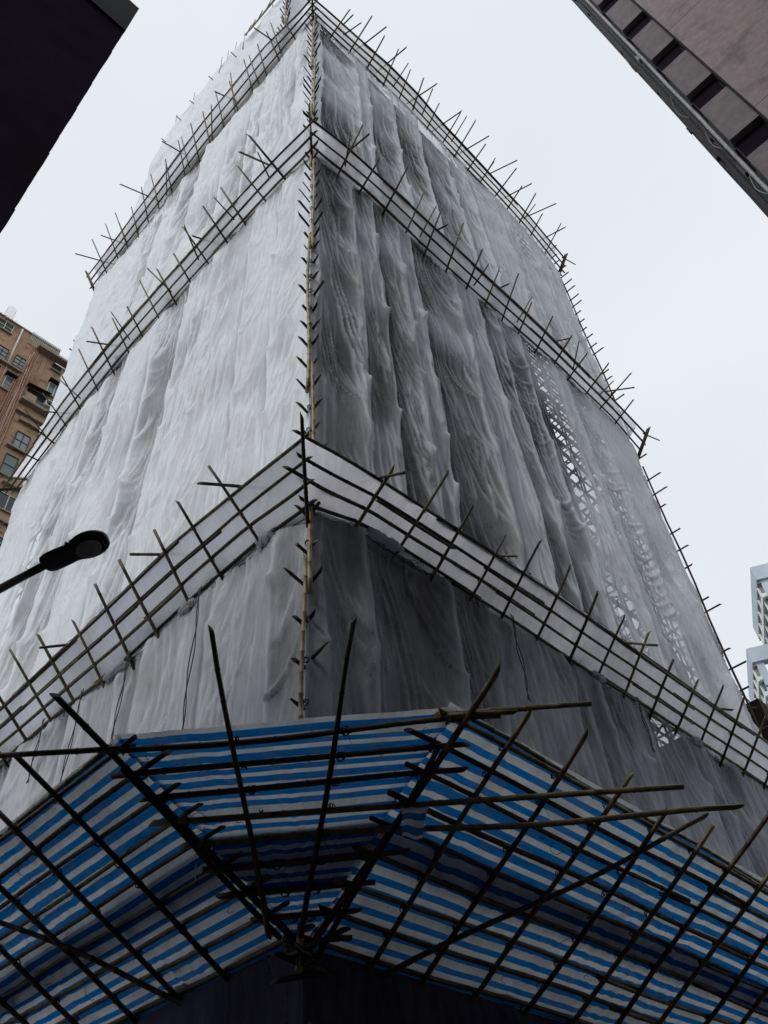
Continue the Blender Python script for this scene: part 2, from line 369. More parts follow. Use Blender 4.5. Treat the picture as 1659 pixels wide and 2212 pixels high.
def grid_obj(name, X, Y, Z, mat, parent=None, U=None, V=None, dens=None):
    h, w = X.shape
    me = bpy.data.meshes.new(name)
    me.vertices.add(h * w)
    me.vertices.foreach_set('co', np.stack([X, Y, Z], -1).astype(np.float32).ravel())
    i = np.arange(h * w).reshape(h, w)
    q = np.stack([i[:-1, :-1], i[:-1, 1:], i[1:, 1:], i[1:, :-1]], -1).reshape(-1, 4)
    nf = len(q)
    me.loops.add(nf * 4); me.loops.foreach_set('vertex_index', q.ravel().astype(np.int32))
    me.polygons.add(nf); me.polygons.foreach_set('loop_start', np.arange(0, nf * 4, 4, dtype=np.int32))
    me.polygons.foreach_set('loop_total', np.full(nf, 4, dtype=np.int32))
    me.polygons.foreach_set('use_smooth', np.ones(nf, dtype=bool))
    me.update(calc_edges=True)
    if U is not None:
        uvl = me.uv_layers.new(name='UVMap')
        uv = np.stack([U.ravel()[q.ravel()], V.ravel()[q.ravel()]], -1).astype(np.float32)
        uvl.data.foreach_set('uv', uv.ravel())
    if dens is not None:
        at = me.attributes.new('gather', 'FLOAT', 'POINT'); at.data.foreach_set('value', dens.astype(np.float32).ravel())
    me.materials.append(MATS[mat]); me.validate()
    o = bpy.data.objects.new(name, me); col.objects.link(o)
    if parent: o.parent = parent
    return o

def folds(u, v, seed, L, style='drape', scale=1.0):
    """wrinkle field of a sheet tied along upright poles: returns outward depth and gather density"""
    r = np.random.default_rng(seed)
    gu = abs(float(u[0, 1] - u[0, 0])); gv = abs(float(v[1, 0] - v[0, 0])) if v.shape[0] > 1 else 0.1
    def calm(ph_):      # no fold finer than the weave can carry
        a = np.abs(np.gradient(ph_, axis=1)); b = np.abs(np.gradient(ph_, axis=0)); return sstep(0.30, 0.17, np.maximum(a, b))
    B = [-0.4]
    while B[-1] < L + 1: B.append(B[-1] + (r.uniform(0.9, 2.3) if r.uniform() < 0.75 else r.uniform(0.45, 0.9)) * scale)
    B = np.array(B); nb = len(B)
    wob = 0.16 * (fbm(u * 0.0 + v * 0.45, u * 0.35, seed + 1, 3) - 0.5) * 2 + 0.25 * (fbm(v * 0.12, u * 0.2, seed + 2, 2) - 0.5)
    uu = u + wob
    i = np.clip(np.searchsorted(B, uu) - 1, 0, nb - 2)
    w = B[i + 1] - B[i]; s = np.clip((uu - B[i]) / w, 0, 1)
    H = r.uniform(1.7, 3.6, nb)[i] * w; lam = r.uniform(0.75, 1.5, nb)[i]
    pw = r.uniform(1.0, 1.9, nb)[i]; kind = r.uniform(0, 1, nb)[i] * sstep(0.4, 1.3, w)
    if style == 'smooth': H = H * 1.2; kind = kind * 0.75
    lv = fbm(v * 0.22 + i * 7.3, i * 3.1 + u * 0, seed + 3, 2)           # changes down the column
    drape = sstep(0.40, 0.56, lv * 0.6 + kind * 0.45)
    ruff = sstep(0.86, 0.93, kind) * sstep(0.45, 0.6, fbm(v * 0.3 + 40, i * 1.7 + u * 0, seed + 9, 2))
    warp = (fbm(u * 0.9, v * 0.35, seed + 4, 3) - 0.5)
    # diagonal tension folds: every fan runs down to one tie on the far side of its column
    def ridge(p, sharp):
        a = np.abs(2 * (p - np.floor(p)) - 1); return np.clip(a, 0, 1) ** sharp
    vp = v - H * (1 - s) ** pw + warp * 0.5                   # height at which this fold line meets the tie side
    r1 = np.zeros_like(u); r2 = np.zeros_like(u)
    for lay in range(2):
        tie = r.uniform(2.6, 5.5, nb)[i]; off = r.uniform(0, 4, nb)[i]
        jit = lambda k_: (_h(k_, i * 1.0, seed + 50 + lay) - 0.5) * 0.5
        k0 = np.floor((vp - off) / tie); t0 = (vp - off) / tie - k0
        conv = 1 - (0.8 if lay == 0 else 0.5) * s ** 1.5
        f = t0 / conv
        K = 3.0 + 3.5 * _h(k0, i * 1.0, seed + 60 + lay) if lay == 0 else 7.0 + 6 * _h(k0, i * 1.0, seed + 61)
        q_ = f * K + warp * (0.8 if lay == 0 else 1.6)
        live = sstep(1.02, 0.8, f) * sstep(0.12, 0.4, _h(np.floor(q_ + 0.5), k0 + i * 3.0, seed + 70 + lay))
        fade_ = sstep(0.0, 0.25, s) * (0.35 + 0.65 * s)
        rr_ = ridge(q_, 2.6 if lay == 0 else 2.0) * live * fade_ * calm(q_)
        if lay == 0: r1 = rr_
        else: r2 = rr_ * sstep(0.3, 0.55, fbm(u * 0.8, v * 0.3, seed + 6, 2))
    # close hanging swags
    ph3 = (v + 0.55 * (1 - (1 - 2 * s) ** 2) + 0.5 * s) / 0.36 + warp * 1.6 + 2.2 * fbm(v * 0.9, u * 0.3 + i, seed + 17, 3)
    r3 = ridge(ph3, 3) * calm(ph3) * sstep(0.3, 0.6, fbm(ph3 * 0.7, i * 2.0, seed + 7, 2))
    # upright pleats of the flat bands
    pv = (u * 3.0 + 1.2 * fbm(u * 0.9, v * 0.28, seed + 8, 3) * 3)
    r4 = ridge(pv, 2) * sstep(0.35, 0.75, fbm(pv * 0.6, v * 0.35, seed + 11, 3))
    edge = np.exp(-((s) / 0.07) ** 2) + np.exp(-((1 - s) / 0.07) ** 2)
    bil = np.sin(np.pi * s) ** 0.8
    win = np.sin(np.pi * np.clip(s, 0, 1)) ** 0.35
    d1 = (0.10 * r1 * win + 0.04 * r2 * win) * (1 - ruff) + 0.09 * r3 * ruff * win
    depth = drape * (d1 * 1.5 - 0.13 * bil * w) + (1 - drape) * (0.04 * r4 - 0.05 * bil) + 0.03 * edge + (0.05 + 0.15 * r.uniform(0, 1, nb)[i]) * s ** 4 * sstep(0.0, 0.16, (1 - s) * w)
    big = fbm(u * 0.35, v * 0.2, seed + 12, 3) - 0.5
    med = fbm(u * 1.1, v * 0.5, seed + 14, 4) - 0.5
    depth = depth + 0.22 * big + 0.10 * med + 0.02 * (fbm(u * 6, v * 4, seed + 15, 3) - 0.5)
    # single taut creases: sprays that hang from a tie, and long loose ones between
    cre = np.zeros_like(u); crd = np.zeros_like(u); nr, nc = u.shape
    ul = u[0] * 1.0; vmin = v.min(axis=1); vspan = v[-1, nc // 2] - v[0, nc // 2]; v00 = v[0, nc // 2]
    def stroke(ub, vb, k_, tau, ln, w_, amp_, wv):
        j0 = int((vb - v00) / vspan * (nr - 1)); j1 = int((vb + ln - v00) / vspan * (nr - 1))
        j0 = max(0, j0); j1 = min(nr - 1, j1)
        if abs(j1 - j0) < 3: return
        jj = np.arange(j0, j1); t = (jj / (nr - 1)) * vspan + v00 - vb
        uc = ub - k_ * (1 - np.exp(-np.maximum(t, 0) / tau)) + 0.03 * np.sin(t * wv + ub * 9)
        half = max(2, int(2.6 * w_ / gu)); cc = ((uc - ul[0]) / gu).astype(int)
        cols = cc[:, None] + np.arange(-half, half + 1)[None, :]; ok = (cols >= 0) & (cols < nc)
        cols = np.clip(cols, 0, nc - 1)
        g_ = np.exp(-((ul[cols] - uc[:, None]) / w_) ** 2) * ok
        f_ = (sstep(0, 0.12, t / ln) * sstep(1.0, 0.45, t / ln))[:, None] * amp_
        rows = jj[:, None] + 0 * cols
        np.maximum.at(cre, (rows, cols), g_ * f_)
    vtop = vspan + v00
    for bi in range(1, nb):
        vv = v00 - r.uniform(0, 2)
        wl_ = B[bi] - B[bi - 1]
        while vv < vtop:
            n_ = r.integers(3, 9); L_ = r.uniform(1.2, 4.5); reach = wl_ * r.uniform(0.5, 1.0)
            for q in range(n_):
                stroke(B[bi] - 0.05, vv, reach * (q + r.uniform(0, 0.7)) / n_, r.uniform(0.5, 1.6), L_ * r.uniform(0.5, 1.1), r.uniform(0.8, 1.5) * gu + 0.008, r.uniform(0.35, 1.0), r.uniform(0.5, 1.5))
            vv += r.uniform(0.9, 3.4)
    for q in range(int(L * vspan * 0.9)):
        stroke(r.uniform(0, L), r.uniform(v00 - 1, vtop), r.uniform(-0.1, 0.6), r.uniform(1, 4), r.uniform(0.8, 4.5), r.uniform(0.8, 1.6) * gu + 0.006, r.uniform(0.2, 0.75), r.uniform(0.3, 1.2))
    depth = depth + 0.04 * cre
    # pole ends that push the sheet out at the storey of a ledger
    bump = np.zeros_like(u); pokes = []
    for b in B:
        vv = r.uniform(0.3, 2.2)
        while vv < v.max():
            bump_u = b - 0.02
            rr2 = ((u + wob - bump_u) / 0.16) ** 2 + np.where(v > vv, ((v - vv) / 0.14) ** 2, ((v - vv) / 0.55) ** 2)
            g = np.exp(-np.sqrt(rr2 + 0.02) * 1.6)
            a = r.uniform(0.03, 0.2); bump = np.maximum(bump, a * g); pokes.append((b, vv, a))
            vv += r.uniform(1.5, 5.5)
    depth = np.maximum(depth + bump, -0.26)
    dens = 0.65 * cre + drape * (0.12 + 0.22 * s ** 2 + (0.8 * r1 + 0.4 * r2) * win) * (1 - ruff) + ruff * drape * (0.2 + 0.6 * r3) \
        + (1 - drape) * (0.52 + 0.28 * r4) + 0.35 * edge * s * (0.4 + 0.6 * drape) - 0.22 * np.exp(-(s / 0.12) ** 2) * sstep(0, 0.1, s * w) + 0.22 * np.exp(-((1 - s) / 0.12) ** 2) + 0.45 * med + 0.45 * big
    dens = dens - 0.12 * sstep(0.5, 0.75, fbm(u * 0.8, v * 0.5, seed + 21, 3))
    return depth, np.clip(dens, 0, 1.2), pokes, B

def sheet(name, axis, off, u0, u1, zb, zt, seed, mat, label, du=0.036, dv=0.05, style='drape', far=(99, 0.0), parent=None, wrap=0.35, lay=0.0, side_in=0.0):
    """axis 'R': plane y = off, running along x.  axis 'L': plane x = off, running along y."""
    nu = int((u1 - u0) / du); us = np.linspace(u0, u1, nu)
    zb_ = np.array([zb(x) for x in us]); zt_ = np.array([zt(x) for x in us])
    nv = int((zt_ - zb_).mean() / dv); ts = np.linspace(0, 1, nv)
    U, T = np.meshgrid(us, ts); ZB = zb_[None, :]; ZT = zt_[None, :]
    # ragged hems
    Z = ZB + (ZT - ZB) * T
    V = Z - zb_.min()
    dep, den, pokes, B = folds(U - u0, V, seed, u1 - u0, style)
    fade = np.minimum(1, np.minimum((Z - ZB) / 0.5, (ZT - Z) / 0.4)); fade = 0.25 + 0.75 * np.clip(fade, 0, 1)
    dep = dep * fade
    near = np.exp(-((U - u0) / 0.35) ** 2)
    dep = dep * (1 - 0.8 * near)
    den = den + 0.5 * np.exp(-((Z - ZB) / 0.12) ** 2) + 0.35 * near + far[1] * sstep(far[0], far[0] + 1.2, U) * (0.55 + 0.9 * fbm(U * 0.9, V * 0.4, seed + 77, 3)) + 0.5 * np.exp(-((U - u1) / 0.5) ** 2)
    den = np.where(U > far[0], np.maximum(den, 0.52 * sstep(far[0], far[0] + 0.6, U)), den)
    dep = dep + 0.14 - 0.07 * near
    # the far edge turns round the end of the scaffold
    e = np.clip((U - (u1 - wrap)) / wrap, 0, 1)
    inward = (e ** 2) * 0.5
    Uo = U - e * 0.18 * (1 + np.sin(Z * 2.3) * 0.5) + 0.06 * e * (fbm(Z * 1.1, Z * 0, seed + 31, 4) - 0.5) * 6
    Z = Z + np.where(T < 0.001, 0.05 * np.sin(U * 5), 0)
    if axis == 'R': X, Y = Uo, off - dep + inward
    else: X, Y = off - dep + inward, Uo
    o = grid_obj(name, X, Y, Z, mat, parent, U, V, den)
    tag(o, label, 'dust sheet', 'white dust sheets hung on the scaffold')
    return o, pokes

def tab(pts):
    xs = [p_[0] for p_ in pts]; zs = [p_[1] for p_ in pts]
    return lambda x: float(np.interp(x, xs, zs))

# ------------------------------------------------------------------ ground
def plane_obj(name, x0, y0, x1, y1, z, mat, th=0.0):
    o = MB().box((x0, y0, z - max(th, 0.002)), (x1, y1, z)).build(name, mat); o['kind'] = 'structure'; return o
plane_obj('ground', -700, -700, 700, 700, GROUND - 0.02, 'paving', 0.3)
plane_obj('road', -60, -7.2, 60, -2.8, GROUND, 'asphalt')
r2_ = MB().box((-5.6, -2.8, GROUND - 0.002), (-1.8, 60, GROUND)).build('road', 'asphalt'); r2_['kind'] = 'structure'
for (a, b) in (((-1.68, -2.68), (40, 0.6)), ((-1.68, 0.6), (0.6, 40))):
    plane_obj('pavement', a[0], a[1], b[0], b[1], GROUND + 0.12, 'paving', 0.13)
plane_obj('pavement', -30, -2.68, -5.72, 40, GROUND + 0.12, 'paving', 0.13)
plane_obj('pavement', -30, -12, 40, -7.32, GROUND + 0.12, 'paving', 0.13)
for (x0, y0, x1, y1) in ((-1.8, -2.8, 40, -2.682), (-1.8, -2.682, -1.682, 40), (-30, -2.8, -5.6, -2.682), (-5.718, -2.682, -5.6, 40), (-30, -7.318, 40, -7.2)):
    plane_obj('kerb', x0, y0, x1, y1, GROUND + 0.125, 'kerb_stone', 0.13)
for k in range(8):
    plane_obj('lane_marking', -3.75, 1 + k * 4, -3.65, 3 + k * 4, GROUND + 0.004, 'road_paint')
for k in range(10):
    plane_obj('lane_marking', -20 + k * 5, -5.05, -18 + k * 5, -4.95, GROUND + 0.004, 'road_paint')

# ------------------------------------------------------------------ the wrapped building
W = 17.8
core = thing('wrapped_building', 'beige concrete building faintly seen behind the white sheets', 'building')
MB().box((1.1, 1.1, GROUND), (13.2, 17.2, 49.3)).build('wall', 'core_wall', core)
MB().box((1.0, 3.3, 43.4), (6.3, 14.6, 56)).build('wall', 'core_wall', core)
win_me = None
def dup(o, loc, parent):
    c = o.copy(); col.objects.link(c); c.parent = parent; c.location = loc; return c
wf = MB().box((0, -0.03, 0), (1.5, 0.06, 1.5)).build('window', 'core_dark', core); wf.location = (2, 1.09, 4)
wl = MB().box((-0.03, 0, 0), (0.06, 1.5, 1.5)).build('window', 'core_dark', core); wl.location = (1.09, 2, 4)
for fl in range(13):
    for k in range(4):
        if fl or k:
            dup(wf, (2 + k * 2.9, 1.09, 4 + fl * 3.05), core); dup(wl, (1.09, 2 + k * 3.5, 4 + fl * 3.05), core)
for fl in range(14):
    MB().box((1.0, 1.0, 3.2 + fl * 3.05), (13.3, 17.3, 3.32 + fl * 3.05)).build('floor_band', 'core_wall', core)
for fl in range(4):
    MB().box((0.9, 3.2, 44.5 + fl * 3.05), (6.4, 14.7, 44.62 + fl * 3.05)).build('floor_band', 'core_wall', core)

# ------------------------------------------------------------------ height tables (metres above eye level)
c3bR = tab([(0, 10.6), (1.1, 11.0), (4, 11.05), (18, 11.05)]); c3bL = tab([(0, 10.5), (1.2, 10.7), (5.6, 10.5), (8.3, 10.7), (18, 10.8)])
c2bR = tab([(0.3, 26.9), (2.1, 27.4), (4.8, 27.2), (8.7, 27.4), (12.5, 27.9), (16.1, 27.8), (17.8, 26.8)])
c2bL = tab([(0.2, 26.7), (1.6, 27.1), (6, 27.4), (10.9, 27.5), (15.4, 27.0), (17.7, 26.5)])
c1bR = tab([(0.3, 43.2), (2.8, 43.9), (6, 44.5), (12.6, 44.6), (16, 43.7), (17.8, 42.4)])
c1bL = tab([(0.2, 43.2), (2.7, 42.6), (8.6, 43.2), (13, 42.8), (17.2, 43.2), (18, 43)])
E3, E2, E1 = 0.85, 0.7, 0.7
c3rR = tab([(-0.85, 11.3), (0, 11.45), (1.1, 11.55), (3.4, 11.75), (6, 11.9), (18, 11.9)])
c3rL = tab([(-0.85, 11.25), (0.3, 11.4), (3, 11.62), (8.9, 11.45), (18, 11.45)])
c2rR = tab([(-0.7, 27.4), (0.8, 27.95), (3.2, 28.25), (11.3, 28.5), (15.9, 28.0), (18.2, 27.6)])
c2rL = tab([(-0.7, 26.9), (0.8, 27.4), (3.2, 27.8), (7.7, 28.3), (11, 28.4), (14, 27.9), (17.6, 26.0)])
c1rR = tab([(-0.7, 42.9), (0, 43.4), (2.2, 44.4), (4.3, 45.6), (6.3, 45.9), (8, 45.2), (11, 45), (15, 44.6), (18.1, 43.3)])
c1rL = tab([(-0.7, 42.9), (0.1, 43.1), (2.9, 45.1), (5.6, 45.5), (7.9, 45.9), (11, 45.1), (14.9, 44.3), (19, 44)])

# ------------------------------------------------------------------ sheets
S = []
S.append(sheet('dust_sheet', 'R', 0.0, -0.09, W, lambda x: 3.85, lambda x: c3bR(x) + 0.12, 21, 'lower_sheet_shaded', 'sheet with shade put into its colour on the right wall between the striped canopy and the lowest white fan', 0.032, 0.06))
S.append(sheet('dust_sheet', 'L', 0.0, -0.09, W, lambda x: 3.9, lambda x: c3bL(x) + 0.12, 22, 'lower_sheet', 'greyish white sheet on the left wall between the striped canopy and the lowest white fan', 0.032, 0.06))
S.append(sheet('dust_sheet', 'R', 0.0, -0.09, W, lambda x: c3bR(x) + 0.1, lambda x: c2bR(x) + 0.1, 31, 'white_sheet_shaded', 'white draped sheet with shade put into its colour on the right wall between the lowest and the middle fan', 0.025, 0.07, far=(11.4, 0.46)))
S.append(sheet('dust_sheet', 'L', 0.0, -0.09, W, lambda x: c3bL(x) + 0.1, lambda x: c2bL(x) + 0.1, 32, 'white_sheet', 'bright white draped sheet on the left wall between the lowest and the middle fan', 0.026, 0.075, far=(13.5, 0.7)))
S.append(sheet('dust_sheet', 'R', 0.0, -0.09, W, lambda x: c2bR(x) + 0.1, lambda x: c1bR(x) + 0.1, 41, 'white_sheet_shaded', 'white draped sheet with shade put into its colour on the right wall between the middle and the top fan', 0.03, 0.09, far=(8.5, 0.3)))
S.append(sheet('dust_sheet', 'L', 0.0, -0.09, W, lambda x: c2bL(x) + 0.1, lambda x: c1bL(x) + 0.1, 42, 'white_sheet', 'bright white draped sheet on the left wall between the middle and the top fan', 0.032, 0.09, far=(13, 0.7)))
tzL = tab([(2.3, 57.5), (3.3, 57.2), (5.7, 58), (9.1, 60.5), (10.9, 60), (13.6, 60.8), (15.1, 60.3), (15.5, 59.2), (15.7, 58.2), (16.2, 56)])
S.append(sheet('dust_sheet', 'L', 0.0, 2.3, 16.3, lambda x: 44.2, tzL, 52, 'white_sheet', 'pale sheet on the left wall of the set back tower above the top fan', 0.07, 0.1, far=(-2, 0.45)))
S.append(sheet('dust_sheet', 'R', 2.3, 0.02, 7.4, lambda x: 44.2, tab([(0, 61), (4.1, 61), (5.7, 60.5), (6.5, 59.7), (7.5, 59)]), 53, 'white_sheet', 'pale sheet on the narrow right face of the set back tower above the top fan', 0.07, 0.1, far=(-2, 0.45)))
# ground floor cloth, coloured darker for the shade under the striped canopy
S.append(sheet('shaded_cloth', 'R', 0.05, -0.02, W, lambda x: GROUND + 0.4, lambda x: 3.62, 61, 'cloth_shade_dark', 'hanging cloth coloured dark for the shade on the right wall below the striped canopy', 0.08, 0.1, 'smooth'))
S.append(sheet('shaded_cloth', 'L', 0.05, -0.02, W, lambda x: GROUND + 0.4, lambda x: 3.72, 62, 'cloth_shade_dark', 'hanging cloth coloured dark for the shade on the left wall below the striped canopy', 0.08, 0.1, 'smooth'))

# ------------------------------------------------------------------ bamboo scaffold
scaf = thing('bamboo_scaffold', 'bamboo scaffold with a pale corner pole and crossing ledger ends', 'scaffold')
# corner pole of overlapping culms
z = 3.35; k = 0
while z < 47:
    l = random.uniform(5.5, 7.0); off = 0.035 if k % 2 else -0.03
    bamboo('corner_pole', (-0.13 + off, -0.13 - off, z), (-0.12 + off, -0.13 - off, z + l), 0.042, scaf, 'bamboo_pale' if z > 3 else 'bamboo_brown', 2, 0.03)
    z += l - random.uniform(0.5, 1.1); k += 1
# ledgers: run behind the sheets, their ends cross outside the corner
lz = []
z = 0.4
while z < 46:
    lz.append(z); z += 0.775 * random.uniform(0.93, 1.07)
knots = MB()
for z in lz:
    for ax in 'RL':
        ext = random.choice([0.24, 0.3, 0.34, 0.4, 0.52]) if z < 43.5 else 0.4
        zz = z + random.uniform(-0.05, 0.05) + (0.0 if ax == 'R' else 0.07)
        tip = zz + random.uniform(-0.03, 0.05)
        L_ = random.uniform(4.5, 6.5)
        lod = 1 if z < 20 else 0
        if ax == 'R': a, b = (-ext, -0.06, tip), (0.7, 0.16, zz)
        else: a, b = (-0.06, -ext, tip), (0.16, 0.7, zz)
        if ax == 'R' or random.random() < 0.96:
            pts, rs = bamboo_pts(a, b, 0.032, lod, 0.005)
            pts.append(Vector((1.6, 0.55, zz) if ax == 'R' else (0.55, 1.6, zz))); rs.append(rs[-1])
            rs[0] *= random.choice([1, 1, 0.5]); m_ = MB(); m_.tube(pts, rs, 8 if lod else 6, random.choice([2.0, 1.2, -2.2, 0]))
            m_.build('ledger', random.choice(['bamboo_brown', 'bamboo', 'bamboo']), scaf)
    binding(knots, (-0.12, -0.12, z + 0.03), 0.04)
knots.build('binding', 'binding', scaf, True)
# ledger ends at the far right edge, and a few at the far left edge
for z in lz:
    if z < 9: continue
    if random.random() < 0.9:
        e = random.choice([0.18, 0.25, 0.32, 0.5])
        zz = z + random.uniform(-0.15, 0.15)
        bamboo('ledger', (W - 0.05, -e - 0.1, zz), (W - 0.1, 1.2, zz), 0.035, scaf, 'bamboo_brown', 0, 0.01)
    if random.random() < 0.3:
        bamboo('ledger', (-random.uniform(0.2, 0.35), W - 0.15, z), (1.2, W - 0.1, z), 0.035, scaf, 'bamboo_brown', 0, 0.01)
bamboo('corner_pole', (W - 0.12, -0.12, 13), (W - 0.05, -0.06, 26), 0.04, scaf, 'bamboo_brown', 0, 0.03)
bamboo('corner_pole', (W - 0.12, -0.12, 28), (W - 0.05, -0.06, 42), 0.04, scaf, 'bamboo_brown', 0, 0.03)
# the rest of the frame behind the sheets: far too many poles to tell apart
lat = MB()
def pole(a, b, r=0.036, n=5):
    lat.tube([a, ((a[0] + b[0]) / 2, (a[1] + b[1]) / 2, (a[2] + b[2]) / 2 + random.uniform(-.02, .02)), b], [r, r, r], n)
for z in lz:
    if z < 3: continue
    pole((1.5 if lz.index(z) % 2 else 12, 0.55, z), (W, 0.5, z + random.uniform(-.05, .05))); pole((12.5, 0.85, z), (W, 0.85, z))
    if lz.index(z) % 2: pole((0.55, 1.5, z), (0.55, W, z + random.uniform(-.05, .05)))
    for xx in (W - 0.1, 15.6): pole((xx, 0.2, z), (xx, 8, z))
for x in np.arange(1.0, W + .1, 1.0):
    j = random.uniform(-.1, .1)
    pole((x + j, 0.6, 3), (x + j, 0.6, 46)); 
    pole((0.6, x + j, 3), (0.6, x + j, 46))
    if x > 12.5: pole((x + 0.4, 0.86, 3), (x + 0.4, 0.86, 45))
for x in np.arange(13.4, W, 0.7):
    for z in np.arange(3, 44, 5.5):
        if random.random() < 0.5: pole((x - 1.2, 0.62, z), (x + 1.4, 0.62, z + 3.6 * random.choice([-1, 1, 1])), 0.04)
for y in np.arange(1.5, 8, 1.2): pole((W - .1, y, 3), (W - .1, y, 45)); 
for z in np.arange(3, 44, 4): pole((W - .12, 0.2, z), (W - .12, 6, z + 4)); pole((15.6, 0.2, z + 4), (15.6, 6, z))
lat.build('lattice', 'bamboo_brown', scaf, True)
# transom ends that poke through the sheets
tr = MB()
def poke(ax, u, z, r=0.03, l=0.14):
    d = 0.06
    a, b = ((u, -d - l, z + 0.02), (u, 0.3, z)) if ax == 'R' else ((-d - l, u, z + 0.02), (0.3, u, z))
    tr.tube([a, b], [r, r], 6)
for ax, (o_, pk), zb_ in (('R', S[2], 11.1), ('L', S[3], 10.6), ('R', S[4], 27.0), ('L', S[5], 26.7), ('L', S[1], 3.3), ('R', S[0], 3.3)):
    for (u, v, a) in pk:
        if a > 0.13 and 0.5 < u < W - 0.6 and random.random() < 0.5: poke(ax, u + 0.02, zb_ + v, 0.03, a * 0.4)
tr.build('transom_end', 'bamboo_brown', scaf, True)

# upper scaffold on the set back tower
up = thing('bamboo_scaffold', 'smaller bamboo scaffold on the set back tower at the top', 'scaffold')
bamboo('corner_pole', (-0.12, 2.18, 44), (-0.1, 2.2, 60), 0.05, up, 'bamboo_pale', 0, 0.04)
z = 45.0
while z < 60:
    e1_, e2_ = random.choice([0.25, 0.3, 0.45]), random.choice([0.25, 0.3, 0.45])
    bamboo('ledger', (-e1_, 2.24, z), (0.5, 2.5, z), 0.03, up, 'bamboo_brown', 0, 0); bamboo('ledger', (-0.05, 2.3 - e2_, z + 0.1), (0.3, 2.9, z + 0.1), 0.03, up, 'bamboo_brown', 0, 0)
    z += 0.95
for k in range(4):   # the yellow rails tied to the top edge
    bamboo('rail', (-0.32 + 0.05 * k, 3.2, 57.2 + k * 0.32), (-0.32 + 0.05 * k, 6.0 - 0.1 * k, 57.9 + k * 0.3), 0.035, up, 'bamboo_pale', 0, 0.02)
for y in (3.7, 4.6, 5.3, 5.7): bamboo('standard', (-0.4, y, 56.7), (-0.25, y - 0.1, 59.2), 0.035, up, 'bamboo_green', 0, 0.02)
for y, zt in ((6.4, 60.6), (7.3, 60.9), (8.2, 61.6), (9.0, 62.3), (12.0, 62.2), (14.1, 62.5), (3.6, 60.0)):
    bamboo('standard', (-0.1, y, zt - 4), (-0.15, y + 0.1, zt), 0.022, up, 'bamboo_green', 0, 0.02)
for y in (7, 9.5, 11.5, 13.2, 14.6):
    z = tzL(y) - random.uniform(0.5, 3)
    bamboo('ledger', (-0.5, y, z), (0.5, y, z), 0.03, up, 'bamboo', 0, 0)

# ------------------------------------------------------------------ catch fans
def fan_sheet(P, u0, u1, seed, parent, label, nu_per=0.07, ns=26, mitre=True, mat='fan_sheet'):
    us = np.linspace(u0, u1, int((u1 - u0) / nu_per)); ss = np.linspace(0, 1.0, ns)
    X = np.zeros((ns, len(us))); Y = X.copy(); Z = X.copy(); U = X.copy(); V = X.copy()
    for i, s in enumerate(ss):
        for j, u in enumerate(us):
            p_ = P(u, s); X[i, j], Y[i, j], Z[i, j] = p_; U[i, j] = u; V[i, j] = s * 1.2
    wr = 0.07 * (fbm(U * 1.6, V * 1.2, seed, 4) - 0.5) + 0.06 * (fbm(U * 4, V * 1.6, seed + 3, 4) - 0.5)
    sag = -0.03 * np.abs(np.sin(U * math.pi / 1.05))
    Z = Z + wr + sag + 0.07
    dens = 0.45 + 0.5 * (fbm(U * 2.0, V * 1.5, seed + 5, 4) - 0.35) + 0.5 * np.exp(-((V - 1.2) / 0.05) ** 2)
    o = grid_obj('net_sheet', X, Y, Z, mat, parent, U, V, dens)
    return o
